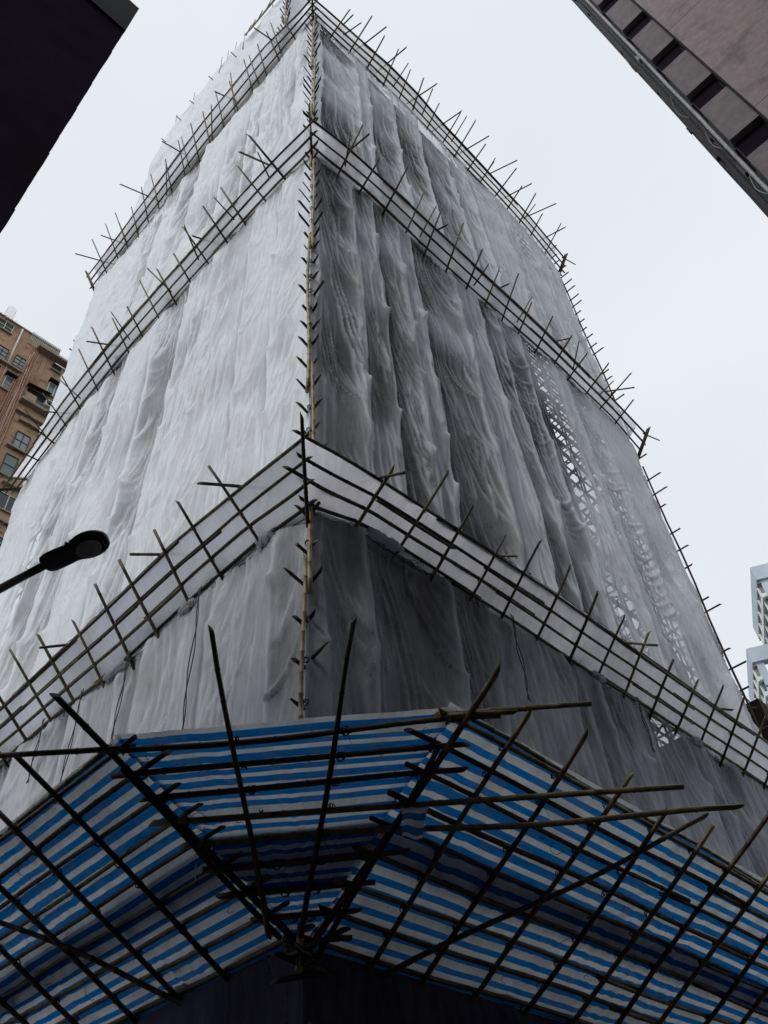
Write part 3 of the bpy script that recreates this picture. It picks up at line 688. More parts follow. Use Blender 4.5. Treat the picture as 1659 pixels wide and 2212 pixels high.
def catch_fan(label, E, bR, rR, bL, rL, ts, spacing, over, seed, lod, r, tie, nodes, endR, endL):
    t = thing('catch_fan', label, 'catch fan', 'sloping bamboo catch fans round the scaffold')
    def PR(u, s):       # right wing: u = x along the wall, s = 0 wall .. 1 rim ; mitred at the corner
        z = bR(u) * (1 - s) + rR(u) * s
        return (u, -0.06 - (E - 0.06) * s, z)
    def PL(u, s):
        z = bL(u) * (1 - s) + rL(u) * s
        return (-0.06 - (E - 0.06) * s, u, z)
    def PRm(u, s): u = max(u, -E * s) if u < 0 else u; return PR(u, s)
    def mit(P):
        def f(u, s):
            lo = -0.06 - (E - 0.06) * s; uu = lo + (u + 0.0) if u < 0.0 else u
            # squeeze the first metre so that the edge follows the hip line
            uu = u if u > 1.0 else lo + (1.0 - lo) * u
            return P(uu, s)
        return f
    fan_sheet(mit(PR), 0.0, endR - (0 if nodes else 0.45), seed, t, '', mat='fan_sheet' if nodes else 'thin_fan_sheet')
    fan_sheet(mit(PL), 0.0, endL - (0 if nodes else 0.4), seed + 1, t, '', mat='fan_sheet' if nodes else 'thin_fan_sheet')
    kn = MB()
    for s in ts:
        lo = -0.06 - (E - 0.06) * s
        curve_rail(lambda x: PR(x, s), lo - random.uniform(0.15, 0.5), endR + random.uniform(0.1, 0.5), r, t, lod)
        curve_rail(lambda x: PL(x, s), lo - random.uniform(0.1, 0.35), endL + random.uniform(0.1, 0.5), r, t, lod)
    if ts[0] == 1.0:   # doubled rim
        curve_rail(lambda x: Vector(PR(x, 1.0)) + Vector((0, 0.05, 0.02)), 2.5, endR * 0.8, r * 0.8, t, 0)
        curve_rail(lambda x: Vector(PL(x, 1.0)) + Vector((0.05, 0, 0.02)), 3, endL * 0.7, r * 0.8, t, 0)
    def raf(P, u, lean=0.0, o0=0.06, o1=None, rr=None):
        o1 = over * random.uniform(0.55, 1.5) if o1 is None else o1
        ln = (Vector(P(u, 1)) - Vector(P(u, 0))).length
        a = Vector(P(u, -o0 / ln)) + Vector((0, 0, -r * 1.9)); b = Vector(P(u + lean, 1 + o1 / ln)) + Vector((0, 0, -r * 1.9))
        bamboo('rafter', a, b, (rr or r) * random.uniform(0.85, 1.1), t, random.choice(['bamboo', 'bamboo', 'bamboo_brown', 'bamboo_green']), lod, 0.015)
        for s in ts:
            if nodes: binding(kn, Vector(P(u + lean * s, s)) + Vector((0, 0, -r)), r)
    u = spacing * 0.95
    while u < endR - 0.2:
        raf(PR, u, random.uniform(-0.06, 0.1)); u += spacing * random.uniform(0.88, 1.12)
    u = spacing * 1.05
    while u < endL - 0.2:
        raf(PL, u, random.uniform(-0.06, 0.1)); u += spacing * random.uniform(0.88, 1.12)
    if not nodes:      # odd extra poles tied in between
        for (P, e_) in ((PR, endR), (PL, endL)):
            u = random.uniform(1, 2)
            while u < e_ - 1:
                raf(P, u, random.uniform(-0.5, 0.5), -0.5, over * random.uniform(0.5, 1.3), r * 0.8); u += random.uniform(1.4, 3.6)
    for (P, e_) in ((PR, endR), (PL, endL)):
        for k in range(5 if nodes else 7):
            s0_ = random.choice(ts); u = random.uniform(0.5, e_ - 4); l_ = random.uniform(1.6, 4)
            curve_rail(lambda x: Vector(P(x, s0_)) + Vector((0, 0, -2.4 * r)), u, u + l_, r * 0.85, t, lod, 9)
    # hip rafter and end rafters
    bamboo('rafter', (-0.08, -0.08, bR(0) - 0.35), (-E - 0.3, -E - 0.3, rR(-E) + 0.05), r * 1.05, t, 'bamboo_brown', lod, 0.01)
    for k in range(3):
        raf(PR, endR + 0.05 + 0.06 * k, 0.05, 0.2, 0.25 + 0.1 * k); raf(PL, endL + 0.05 + 0.06 * k, 0.05, 0.2, 0.2 + 0.1 * k)
    bamboo('rafter', PR(endR, 0.9), Vector(PR(endR + 0.9, 1.3)) + Vector((0, 0, -0.2)), r * 0.8, t, 'bamboo', lod, 0)
    # stays from the wall down to the rim and past it
    for (ax, u, out) in tie:
        P = PR if ax == 'R' else PL
        q = Vector(P(u, 1.0)); n_ = Vector((0, -1, 0)) if ax == 'R' else Vector((-1, 0, 0)); al = Vector((1, 0, 0)) if ax == 'R' else Vector((0, 1, 0))
        d = (n_ * 0.8 + Vector((0, 0, -0.55)) + al * random.uniform(-0.1, 0.1)).normalized()
        bamboo('stay', q - d * 1.0 + Vector((0, 0, 0.1)), q + d * out + Vector((0, 0, 0.1)), r * 0.95, t, random.choice(['bamboo', 'bamboo_green']), lod, 0.01)
    if nodes: kn.build('binding', 'binding', t, True)
    # hem cord and tangles of loose string along the wall, puffs of bunched sheet
    cd_ = MB(); hem = MB()
    for (P, end) in ((PR, endR), (PL, endL)):
        for rep, (sv, rr2) in enumerate(((-0.02, 0.012), (0.02, 0.009), (1.0, 0.008))):
            pts = []; u = 0.0
            while u < end:
                q = Vector(P(u, sv)); n2 = 0.035 if rep < 2 else 0.02
                pts.append(q + Vector((random.uniform(-n2, n2), random.uniform(-n2, n2), random.uniform(-n2, n2) + (0.05 if rep == 2 else 0)))); u += 0.16
            hem.tube(pts, [rr2] * len(pts), 4)
        u = 0.8
        while u < end:
            q = Vector(P(u, random.uniform(0.0, 0.05)))
            for k in range(random.choice([2, 3, 5, 7]) if nodes else 2):
                c = q + Vector((random.uniform(-.15, .15), random.uniform(-.15, .15), random.uniform(-.12, .03))); rad = random.uniform(0.04, 0.14)
                a0 = random.uniform(0, 6); e1 = Vector((random.uniform(-1, 1), random.uniform(-1, 1), random.uniform(-1, 1))).normalized(); e2 = e1.cross(Vector((0.3, 0.5, 0.8))).normalized()
                n3 = random.randint(5, 10)
                cd_.tube([c + e1 * rad * math.cos(a0 + 0.6 * i) + e2 * rad * math.sin(a0 + 0.55 * i) * 1.1 for i in range(n3)], [0.0055] * n3, 3)
            u += random.uniform(0.5, 1.4)
    hem.build('hem_rope', 'cord', t, True); cd_.build('loose_string', 'cord', t, True)
    if nodes:      # long ties hanging down over the sheet below
        lg = MB()
        for (ax, u, l_) in (('L', 2.6, 3.4), ('L', 4.9, 2.6), ('L', 6.6, 3.0), ('L', 8.2, 1.6), ('R', 5.1, 2.2), ('R', 9.6, 1.5)):
            for k_ in range(2):
                n3 = 22; pts = []
                for i in range(n3):
                    q = Vector((u + 0.05 * math.sin(i * 0.5 + k_ * 2) + 0.03 * k_, -0.34, (bL if ax == 'L' else bR)(u) - l_ * i / n3))
                    pts.append(q if ax == 'R' else Vector((q.y, q.x, q.z)))
                lg.tube(pts, [0.011] * n3, 4)
        lg.build('hanging_cord', 'cord', t, True)
    if nodes:
        for (P, us) in ((PL, (0.95, 3.3, 5.6, 5.9)), (PR, (1.5, 1.9, 8.4, 12.6))):
            for u in us:
                n1 = 22; th = np.linspace(0, 2 * np.pi, n1 * 2); ph_ = np.linspace(0.02, np.pi - 0.02, n1); TH, PH = np.meshgrid(th, ph_)
                rr3 = 1 + 0.9 * (fbm(np.cos(TH) * 2 + u * 3, PH * 2.2, seed + int(u * 10), 4) - 0.5)
                rr3 = rr3 * np.where(TH > 6.28, 1, 1)
                blend = np.minimum(1, np.minimum(TH, 2 * np.pi - TH) * 2)
                rr3 = 1 + (rr3 - 1) * blend
                q = Vector(P(u, 0.12)); long_ = 0.26
                a_, b_ = (long_, 0.1) if P is PR else (0.1, long_)
                grid_obj('bunched_cloth', q.x + a_ * rr3 * np.sin(PH) * np.cos(TH), q.y + b_ * rr3 * np.sin(PH) * np.sin(TH), q.z - 0.01 + 0.1 * rr3 * np.cos(PH), 'fan_sheet', t, TH, PH, np.full(TH.shape, 1.0))
    return t
catch_fan('lowest white sheeted bamboo fan, just above the striped canopy', E3, c3bR, c3rR, c3bL, c3rL, [1.0, 0.7, 0.42, 0.14], 1.05, 0.6, 71, 1, 0.034,
          [('R', 0.95, 0.75), ('R', 4.45, 0.35), ('R', 9.0, 0.75), ('R', 13.2, 0.3), ('L', 0.9, 1.0), ('L', 3.4, 0.75), ('L', 6.9, 0.6), ('L', 10.5, 0.6), ('R', 17, 0.5)], True, W, W)
catch_fan('middle white sheeted bamboo fan, halfway up the tall wrapped walls', E2, c2bR, c2rR, c2bL, c2rL, [1.0, 0.62, 0.25], 1.04, 0.85, 81, 0, 0.036,
          [('R', 1.0, 1.1), ('R', 5.2, 0.5), ('R', 8.6, 0.5), ('R', 12, 0.6), ('R', 15.2, 1.3), ('L', 1.3, 1.3), ('L', 5.0, 0.4), ('L', 11, 0.9), ('L', 14.5, 0.5)], False, W - 0.1, W - 0.2)
catch_fan('topmost white sheeted bamboo fan, seen against the sky at the right', E1, c1bR, c1rR, c1bL, c1rL, [1.0, 0.66, 0.34, 0.06], 1.04, 1.05, 91, 0, 0.038,
          [('R', 1.2, 0.8), ('R', 2.6, 1.6), ('R', 4.2, 1.5), ('R', 6.5, 1.3), ('R', 8.2, 1.4), ('R', 10, 1.6), ('R', 11.8, 1.9), ('R', 13.4, 1.6), ('R', 15, 1.9), ('R', 16.4, 1.4),
           ('L', 2.2, 1.2), ('L', 6, 0.6), ('L', 9.7, 1.3), ('L', 12.5, 1.8), ('L', 15.5, 0.9), ('L', 17, 1.5)], False, W - 0.2, W + 0.1)

# ------------------------------------------------------------------ striped canopy
can = thing('striped_canopy', 'big blue and white striped tarpaulin canopy on bamboo poles at the bottom', 'canopy')
C0 = Vector((0, 0, 3.65)); EB = 2.62
HL = Vector((-EB, -0.02, 5.15)); HR = Vector((-0.2, -EB, 5.2))
sagR = tab([(-1, 5.22), (0, 5.24), (7, 5.14), (12, 5.0), (20, 4.9)]); sagL = tab([(-1, 5.15), (1, 5.16), (5, 5.08), (20, 5.0)])
def QR(u, s):     # right wing, u = x at the wall; the corner edge follows the hip
    return Vector((u + (-0.2 * s if u < 1 else -0.2 * s * max(0, 1 - (u - 1) / 2)), -EB * s, 3.62 * (1 - s) + sagR(u) * s))
def QL(u, s):
    return Vector((-EB * s, u, 3.72 * (1 - s) + sagL(u) * s))
def QC(u, s):     # centre: u = 0 left hip .. 1 right hip
    return C0.lerp(HL.lerp(HR, u), s)
TS = [1.0, 0.885, 0.77, 0.655, 0.54, 0.42, 0.29, 0.165, 0.04]
def tarp(Q, u0, u1, s0, s1, seed, ulen, z0, lip, name='tarpaulin', nu=None):
    nu = nu or max(40, int(ulen / 0.04)); ns = 50
    us = np.linspace(u0, u1, nu); ss = np.linspace(s0, s1, ns); SL = 3.07
    X = np.zeros((ns, nu)); Y = X.copy(); Z = X.copy(); U = X.copy(); V = X.copy()
    for i, s in enumerate(ss):
        for j, u in enumerate(us):
            p_ = Q(u, s); X[i, j], Y[i, j], Z[i, j] = p_
            U[i, j] = (u - u0) / (u1 - u0) * ulen; V[i, j] = s * SL
    fan = 1.0
    wr = 0.04 * (fbm(U * 0.9, V * 0.6, seed, 3) - 0.5) + 0.03 * (fbm(U * 7, V * 0.4, seed + 2, 3) - 0.5) * sstep(0.4, 0.6, fbm(U * .5, V * .4, seed + 9, 2)) * 2
    # bays sag between the rails
    ph_ = np.interp(ss, TS[::-1], np.arange(len(TS)))[:, None]
    sag = -0.035 * np.sin(np.pi * (ph_ % 1.0)) ** 2
    T = (ss[:, None] - s0) / (s1 - s0)
    lipc = lip * np.exp(-(T / 0.06) ** 2)
    if Q is QC: wr = wr * np.clip(ss[:, None] * 1.5, 0.1, 1)
    Z = Z + wr + sag + z0 + lipc
    Vw = V * (0.152 / (0.165 if Q is QC else 0.198)) + 0.004 * (fbm(U * 1.5, V * 1.5, seed + 6, 4) - 0.5) + 0.012 * (fbm(U * 0.5, V * 0.3, seed + 7, 2) - 0.5)
    return grid_obj(name, X, Y, Z, 'striped_tarp', can, U, Vw)
LB = 14.0
for seed, (Q, u0, u1, ul, cut) in enumerate(((QR, 0.0, LB, LB, 0.41), (QL, 0.0, LB, LB, 0.35), (QC, -0.02, 1.02, 3.7, 0.26))):
    lipS = {0: 0.535, 1: 0.50, 2: 0.53}[seed]
    tarp(Q, u0, u1, cut, 1.02, 201 + seed * 10, ul, 0.09, -0.07)                     # outer sheet
    tarp(Q, u0, u1, cut - 0.02, lipS - 0.015, 203 + seed * 10, ul, 0.14, 0.0)        # extra layer added to darken the lap
    tarp(Q, u0, u1, 0.0, lipS, 206 + seed * 10, ul, 0.05, 0.0)                       # inner sheet tucked below it
# folded tail of tarpaulin hanging at the right hip
tailm = MB()
def tail(p0, w, h, seed):
    us = np.linspace(0, 1, 14); vs = np.linspace(0, 1, 24); U, V = np.meshgrid(us, vs)
    X = p0[0] + w[0] * U * (1 - 0.4 * V) + 0.02 * np.sin(V * 5 + U * 3); Y = p0[1] + w[1] * U * (1 - 0.4 * V) + 0.02 * np.cos(V * 4 + U * 3); Z = p0[2] - h * V + 0.01 * np.sin(U * 7)
    return grid_obj('tarpaulin', X, Y, Z, 'striped_tarp', can, U * 0.4, V * h)
tail((-0.15, -1.75, 4.62), (0.28, -0.2), 0.42, 5)
tail((-1.45, 0.1, 4.45), (0.2, 0.3), 0.3, 8)
# rails under the sheets
kb = MB(); RB = 0.031
for s in TS:
    q0, q1 = QR(0, s), QR(LB, s)
    hipx = 0.12 + 0.3 * random.random() ** 2
    low = Vector((0, 0, -0.02))
    curve_rail(lambda x: QR(x, s) + low, -hipx, LB, RB, can, 2, 6.5, 0.9)
    curve_rail(lambda x: QL(x, s) + low, -hipx - 0.1, LB, RB, can, 2, 6.5, 0.9)
    a, b = QC(0, s), QC(1, s); d = (b - a).normalized()
    ea = random.uniform(0.15, 0.42); eb = random.uniform(0.25, 0.6)
    k = TS.index(s)
    if k == 3: eb = 3.1
    if k == 4: eb = 3.9
    if k == 0: ea = 0.25
    bamboo('rail', a - d * ea + Vector((0, 0, -0.03)), b + d * eb + Vector((0, 0, -0.03 - (0.14 if eb > 2 else 0))), RB * 1.15, can, 'bamboo' if eb < 2 else 'bamboo_green', 2, 0.03)
# doubled rim and the two loose poles at its ends
rail_run(QR(0.2, 1.0) + Vector((0, -0.02, 0.06)), QR(LB, 1.0) + Vector((0, -0.02, 0.06)), RB, can, 2)
rail_run(QL(0.2, 1.0) + Vector((-0.02, 0, 0.06)), QL(LB, 1.0) + Vector((-0.02, 0, 0.06)), RB, can, 2)
bamboo('rail', HR + Vector((-0.1, 0.1, 0.05)), (0.95, -3.72, 5.3), RB * 1.1, can, 'bamboo_green', 2, 0.02)
bamboo('rail', HR + Vector((-0.1, 0.05, 0.0)), (0.28, -3.15, 5.2), RB, can, 'bamboo_green', 2, 0.02)
bamboo('rail', HL + Vector((0.1, -0.1, 0.0)), (-3.6, 0.89, 5.1), RB * 1.1, can, 'bamboo', 2, 0.02)
# rafters
def rafter(a, b, r=None, mat=None):
    r = r or 0.035
    bamboo('rafter', a, b, r, can, mat or random.choice(['bamboo', 'bamboo_brown', 'bamboo']), 2, 0.02)
    a = Vector(a); b = Vector(b)
dn = Vector((0, 0, -0.09))
tipsR = [1.18, 1.22, 1.17, 1.11, 1.16, 1.38, 1.17, 1.12, 1.2, 1.3, 1.15, 1.2, 1.1, 1.2]
for k, x in enumerate([0.9, 1.78, 2.75, 3.72, 4.72, 5.62, 6.5, 7.5, 8.45, 9.4, 10.4, 11.3, 12.3, 13.3]):
    rafter(QR(x, -0.06) + dn, Vector((QR(x, 1).x, QR(x, tipsR[k]).y, QR(x, tipsR[k]).z)) + dn, 0.036, 'bamboo' if k % 2 else 'bamboo_green')
    for s in TS: binding(kb, QR(x, s) + dn * 0.6, 0.04)
tipsL = [1.24, 1.15, 1.25, 1.2, 1.3, 1.15, 1.2, 1.1, 1.2, 1.1, 1.2, 1.15]
for k, y in enumerate([1.3, 2.22, 3.2, 4.15, 5.02, 6.0, 7.0, 8.0, 9.0, 10.0, 11.0, 12.0]):
    rafter(QL(y, -0.06) + dn, QL(y - 0.05, tipsL[k]) + dn, 0.036)
    for s in TS: binding(kb, QL(y, s) + dn * 0.6, 0.04)
rafter(QL(0.0, -0.02) + dn, (-3.45, 0.1, 5.52), 0.04); rafter(QL(0.1, 0.1) + dn * 1.5, QL(0.08, 0.97) + dn * 1.6, 0.034, 'bamboo_brown')
rafter(C0 + dn, (-0.09, -3.3, 5.5), 0.044, 'bamboo'); rafter(C0 + Vector((0.1, -0.1, -0.12)), QR(0.02, 0.9) + dn * 1.6, 0.036, 'bamboo_brown')
rafter((-0.42, 0.12, 3.72), (-2.6, -1.47, 5.9), 0.034, 'bamboo'); rafter((-0.1, -0.02, 3.6), (-1.53, -2.56, 5.9), 0.034, 'bamboo_brown')
for s in TS:
    for q in (QC(0, s), QC(1, s), QC(0.35, s), QC(0.68, s)): binding(kb, q + dn * 0.5, 0.042)
kb.build('binding', 'binding', can, True)
# long diagonal braces below the wings
bamboo('brace', (1.05, -0.05, 3.5), (4.45, -3.08, 5.36), 0.036, can, 'bamboo', 2, 0.04)
bamboo('brace', (0.0, 2.0, 3.56), (-2.2, 3.95, 4.8), 0.036, can, 'bamboo_brown', 2, 0.04)
# tangled mass of poles and knots where everything meets at the corner
ck = MB()
for k in range(9):
    p_ = Vector((random.uniform(-.3, .1), random.uniform(-.3, .1), 3.55 + random.uniform(-.2, .22))); binding(ck, p_, 0.05)
for k in range(4):
    a = Vector((-0.15 + random.uniform(-.2, .2), -0.15 + random.uniform(-.2, .2), 3.5 + random.uniform(-.15, .25))); d = Vector((random.uniform(-1, 1), random.uniform(-1, 1), random.uniform(-.4, .4))).normalized()
    ck.tube([a - d * 0.35, a + d * 0.35], [0.035, 0.032], 7, 1.5, -1.5)
ck.build('binding', 'binding', can, True)
st_ = MB()
for k in range(46):   # loose ties hanging off the crossings
    u = random.uniform(0, 7.5); s = random.choice(TS); Q = random.choice([QR, QL, QC]); q = Q(u / 7.5 if Q is QC else u, s) + dn
    rad = random.uniform(0.03, 0.11); n3 = random.randint(4, 9); a0 = random.uniform(0, 6)
    e1 = Vector((random.uniform(-1, 1), random.uniform(-1, 1), random.uniform(-1, .2))).normalized(); e2 = e1.cross(Vector((0.3, 0.5, 0.8))).normalized()
    st_.tube([q + e1 * rad * (math.cos(a0 + 0.6 * i) - math.cos(a0)) + e2 * rad * (math.sin(a0 + 0.6 * i) - math.sin(a0)) for i in range(n3)], [0.004] * n3, 3)
st_.build('loose_string', 'cord', can, True)

# ------------------------------------------------------------------ dark building at the upper left
db = thing('dark_building', 'near black building block cutting into the top left of the sky', 'building')
xe = CAMP.x + 0.169; ze = 13.7; yf = CAMP.y + 4.0
MB().box((-26, yf, GROUND), (xe, yf + 5.5, ze - 1.15)).build('wall', 'black_cladding', db)
MB().box((-26, yf - 0.03, ze - 1.15), (xe + 0.012, yf + 5.5, ze)).build('fascia', 'black_fascia', db)
e_ = MB()
for k in range(30):
    zz = 0.5 + k * 0.42; e_.box((xe, yf + 0.02, zz), (xe + random.uniform(0.004, 0.012), yf + 0.3, zz + 0.3))
e_.build('trim', 'black_fascia', db, True)

# ------------------------------------------------------------------ office tower at the upper right
of = thing('office_tower', 'dull pink concrete tower with stacked dark windows at the top right', 'building')
X1 = CAMP.x + 11.5; YS = -8.90; FH = 3.15; ZT = 56.0
YW0, YW1 = CAMP.y - 2.03, CAMP.y - 1.27           # the strip of windows
MB().box((X1 + 0.25, -30, GROUND), (X1 + 5.0, YW1 - 0.02, ZT)).build('wall', 'grey_render', of)
n_f = int((ZT - GROUND) / FH)
pan = MB().box((0, 0, 0), (0.26, YW1 - YW0, 2.1)).build('spandrel_panel', 'grey_render', of); pan.location = (X1, YW0, 0)
wn = MB().box((0, 0.03, 0), (0.1, YW1 - YW0 - 0.03, 1.05)).build('window', 'dark_glass', of); wn.location = (X1 + 0.18, YW0, 0)
base = 13.35 * 1.4375 % FH
first = True
zz = base + 0.52 - FH
while zz < ZT - 3:
    if first: pan.location.z = zz; wn.location.z = zz + 2.1; first = False
    else:
        dup(pan, (X1, YW0, zz), of); dup(wn, (X1 + 0.18, YW0, zz + 2.1), of)
    zz += FH
# broad wall of cast panels, two storeys each, with open joints
zj = 13.84 * 1.4375; zz = zj - 4 * 2.045 * FH
while zz < ZT:
    MB().box((X1 - 0.14, -30, zz + 0.012), (X1 + 0.28, YW0 - 0.035, min(zz + 2.045 * FH - 0.012, ZT))).build('wall_panel', 'pink_render', of)
    zz += 2.045 * FH
MB().box((X1 - 0.1, YW0 - 0.034, GROUND), (X1 + 0.26, YW0 - 0.001, ZT)).build('joint_strip', 'joint', of)
# side wall towards the street: alternate grey panels and windows seen very obliquely
zz = base + 0.5 - FH; k = 0
sp1 = None
while zz < ZT - 3:
    for (a, b) in ((X1 + 0.3, X1 + 2.3), (X1 + 2.4, X1 + 4.9)):
        if sp1 is None:
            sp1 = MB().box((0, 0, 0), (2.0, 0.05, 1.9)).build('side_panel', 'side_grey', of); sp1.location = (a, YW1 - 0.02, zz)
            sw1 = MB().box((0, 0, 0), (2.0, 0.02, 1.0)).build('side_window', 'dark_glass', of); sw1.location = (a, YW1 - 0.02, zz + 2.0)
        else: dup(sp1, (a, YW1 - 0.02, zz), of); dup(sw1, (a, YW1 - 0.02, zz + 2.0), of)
    zz += FH
for k in range(15):   # downpipes and conduits
    x = X1 + 0.35 + k * 0.33; y = YW1 + random.uniform(0.05, 0.11); r = random.choice([0.02, 0.03, 0.045, 0.05])
    pts = []; z = GROUND
    while z < ZT: pts.append((x + random.uniform(-.02, .02), y + random.uniform(-.012, .012), z)); z += 2.2
    MB().tube(pts, [r] * len(pts), 6).build('drainpipe', random.choice(['pipe_dark', 'pipe_dark', 'side_grey', 'pipe_light']) if k % 3 == 0 else 'pipe_dark', of)
for k in range(16):   # sleeves, brackets and slack cables on the pipes
    z = 12 + k * 2.6 + random.uniform(-.6, .6); x = X1 + random.uniform(0.4, 4.6)
    MB().box((x, YW1 + 0.03, z), (x + random.uniform(0.08, 0.2), YW1 + random.uniform(0.14, 0.22), z + random.uniform(0.2, 0.7))).build('pipe_bracket', random.choice(['pipe_dark', 'pipe_dark', 'pipe_light']), of)
for (x, z, h) in ((0.5, 17.6, 1.5), (1.0, 21.2, 1.7), (2.2, 26, 2.0)):
    pts = [(X1 + x + 0.1 * math.sin(t * 3), YW1 + 0.06 + 0.16 * math.sin(math.pi * t), z + h * t) for t in np.linspace(0, 1, 12)]
    MB().tube(pts, [0.012] * 12, 5).build('cable', 'pipe_light', of)
MB().box((X1 + 4.3, YW1, 37), (X1 + 4.8, YW1 + 0.16, 37.6)).build('pipe_bracket', 'pipe_light', of)

# ------------------------------------------------------------------ brown apartment block at the left
KB = 1.3; YB = CAMP.y + KB * (30 - CAMP.y)
def bx(x): return CAMP.x + KB * (x - CAMP.x)
br = thing('apartment_block', 'brown rendered apartment block with pipes and windows at the left edge', 'building')
def brect(name, x0, x1, z0, z1, d0, d1, mat, parent=br):
    """box on the street face: d0..d1 metres in front of the wall"""
    return MB().box((bx(x0), YB - d1, KB * z0), (bx(x1), YB - d0, KB * z1)).build(name, mat, parent)
brect('wall', -6, 2.21, -1.2, 53.35, -8, 0, 'brick_render')
brect('wall', 2.21, 4.6, -1.2, 51.9, -8, 0.0, 'ochre_render')
brect('roof_edge', 0.66, 4.6, 51.95, 52.15, 0, 0.75, 'concrete_trim')
brect('parapet', -6, 2.2, 53.3, 53.42, 0, 0.1, 'concrete_trim')
def bwin(x0, x1, z0, z1, frame, pane, nx=2, nz=2, hood=False, d=0.02):
    f = MB(); t_ = 0.05; X0, X1_, Z0, Z1_ = bx(x0), bx(x1), KB * z0, KB * z1
    y0, y1 = YB - 0.1, YB - 0.0
    f.box((X0, y0, Z0), (X1_, y1, Z0 + t_)); f.box((X0, y0, Z1_ - t_), (X1_, y1, Z1_)); f.box((X0, y0, Z0 + t_), (X0 + t_, y1, Z1_ - t_)); f.box((X1_ - t_, y0, Z0 + t_), (X1_, y1, Z1_ - t_))
    w_ = MB().box((X0 + t_, YB - 0.03, Z0 + t_), (X1_ - t_, YB - 0.005, Z1_ - t_)).build('window', pane, br)
    fr = f.build('frame', frame, w_)
    m_ = MB()
    for i in range(1, nx): x = X0 + (X1_ - X0) * i / nx; m_.box((x - 0.03, YB - 0.085, Z0 + t_), (x + 0.03, YB - 0.031, Z1_ - t_))
    for i in range(1, nz): z_ = Z0 + (Z1_ - Z0) * i / nz; m_.box((X0 + t_, YB - 0.075, z_ - 0.022), (X1_ - t_, YB - 0.032, z_ + 0.022))
    if m_.v: m_.build('glazing_bar', frame, w_)
    MB().box((X0 - 0.08, YB - 0.22, Z0 - 0.14), (X1_ + 0.08, YB, Z0 - 0.002)).build('sill', 'concrete_trim', w_)
    if hood: MB().box((X0 - 0.15, YB - 0.5, Z1_ + 0.04), (X1_ + 0.15, YB, Z1_ + 0.16)).build('hood', 'dark_brown', w_)
bwin(-2.3, -1.17, 51.95, 52.95, 'white_frame', 'leaf', 2, 2)
bwin(-2.0, -0.8, 49.05, 50.3, 'black_frame', 'window_pale', 3, 3)
bwin(-0.31, 0.47, 49.18, 50.33, 'black_frame', 'window_pale', 2, 3)
bwin(-0.32, 0.2, 46.5, 47.85, 'white_frame', 'window_green', 1, 2, True)
bwin(-2.2, -1.0, 46.5, 47.85, 'white_frame', 'window_green', 2, 2, True)
bwin(2.06, 2.7, 51.06, 51.7, 'black_frame', 'window_dark', 1, 1)
bwin(3.14, 4.0, 50.2, 51.35, 'black_frame', 'window_pale', 2, 2)
bwin(2.31, 3.25, 48.4, 49.68, 'white_frame', 'window_green', 2, 1, True)
bwin(1.62, 2.52, 42.15, 43.66, 'black_frame', 'window_pale', 2, 2)
bwin(1.53, 2.33, 39.6, 41.37, 'black_frame', 'window_green', 1, 2)
bwin(1.9, 3.3, 37.0, 38.25, 'white_frame', 'window_dark', 2, 1)
bwin(2.2, 3.3, 33.7, 35.1, 'white_frame', 'window_dark', 2, 3)
bwin(-1.0, 0.2, 43.4, 44.8, 'white_frame', 'window_dark', 2, 2)
# balcony, the shade of its recess a flat dark panel, awning, air conditioner
brect('balcony_shade_panel', 1.2, 2.9, 46.5, 48.0, -0.02, 0.02, 'window_dark')
brect('balcony_slab', 1.0, 3.1, 46.2, 46.42, 0, 0.6, 'concrete_trim')
brect('balcony_wall', 1.15, 1.9, 46.42, 47.3, 0.02, 0.3, 'ochre_render')
aw = MB(); aw.v = [(bx(1.05), YB, KB * 48.2), (bx(2.6), YB, KB * 48.4), (bx(2.6), YB - 0.7, KB * 48.05), (bx(1.05), YB - 0.7, KB * 47.85), (bx(1.05), YB, KB * 48.16), (bx(2.6), YB, KB * 48.36), (bx(2.6), YB - 0.7, KB * 48.01), (bx(1.05), YB - 0.7, KB * 47.81)]
aw.f = [(0, 1, 2, 3), (7, 6, 5, 4), (0, 4, 5, 1), (1, 5, 6, 2), (2, 6, 7, 3), (3, 7, 4, 0)]; aw.sm = [False] * 6; aw.build('awning', 'dark_brown', br)
a_c = brect('air_conditioner', 2.45, 2.95, 46.9, 47.45, 0.02, 0.55, 'white_frame')
MB().tube([(bx(2.7), YB - 0.552, KB * 47.17), (bx(2.7), YB - 0.58, KB * 47.17)], [0.26, 0.26], 14).build('fan_grille', 'black_frame', a_c)
for (x0, x1, z) in ((1.0, 3.2, 45.2), (1.4, 3.4, 44.5), (-3, 0.5, 48.7), (1.9, 3.4, 38.9), (1.3, 3.4, 36.0), (1.3, 3.4, 41.9)):
    brect('ledge', x0, x1, z, z + 0.14, 0, 0.35, 'concrete_trim')
brect('wall_patch', 1.4, 3.3, 44.66, 45.18, 0, 0.05, 'ochre_render'); brect('wall_patch', -3, 1.1, 36, 46.4, 0, 0.04, 'rust_render')
brect('wall_patch', 1.5, 3.4, 35.4, 36.9, 0, 0.05, 'brick_render')
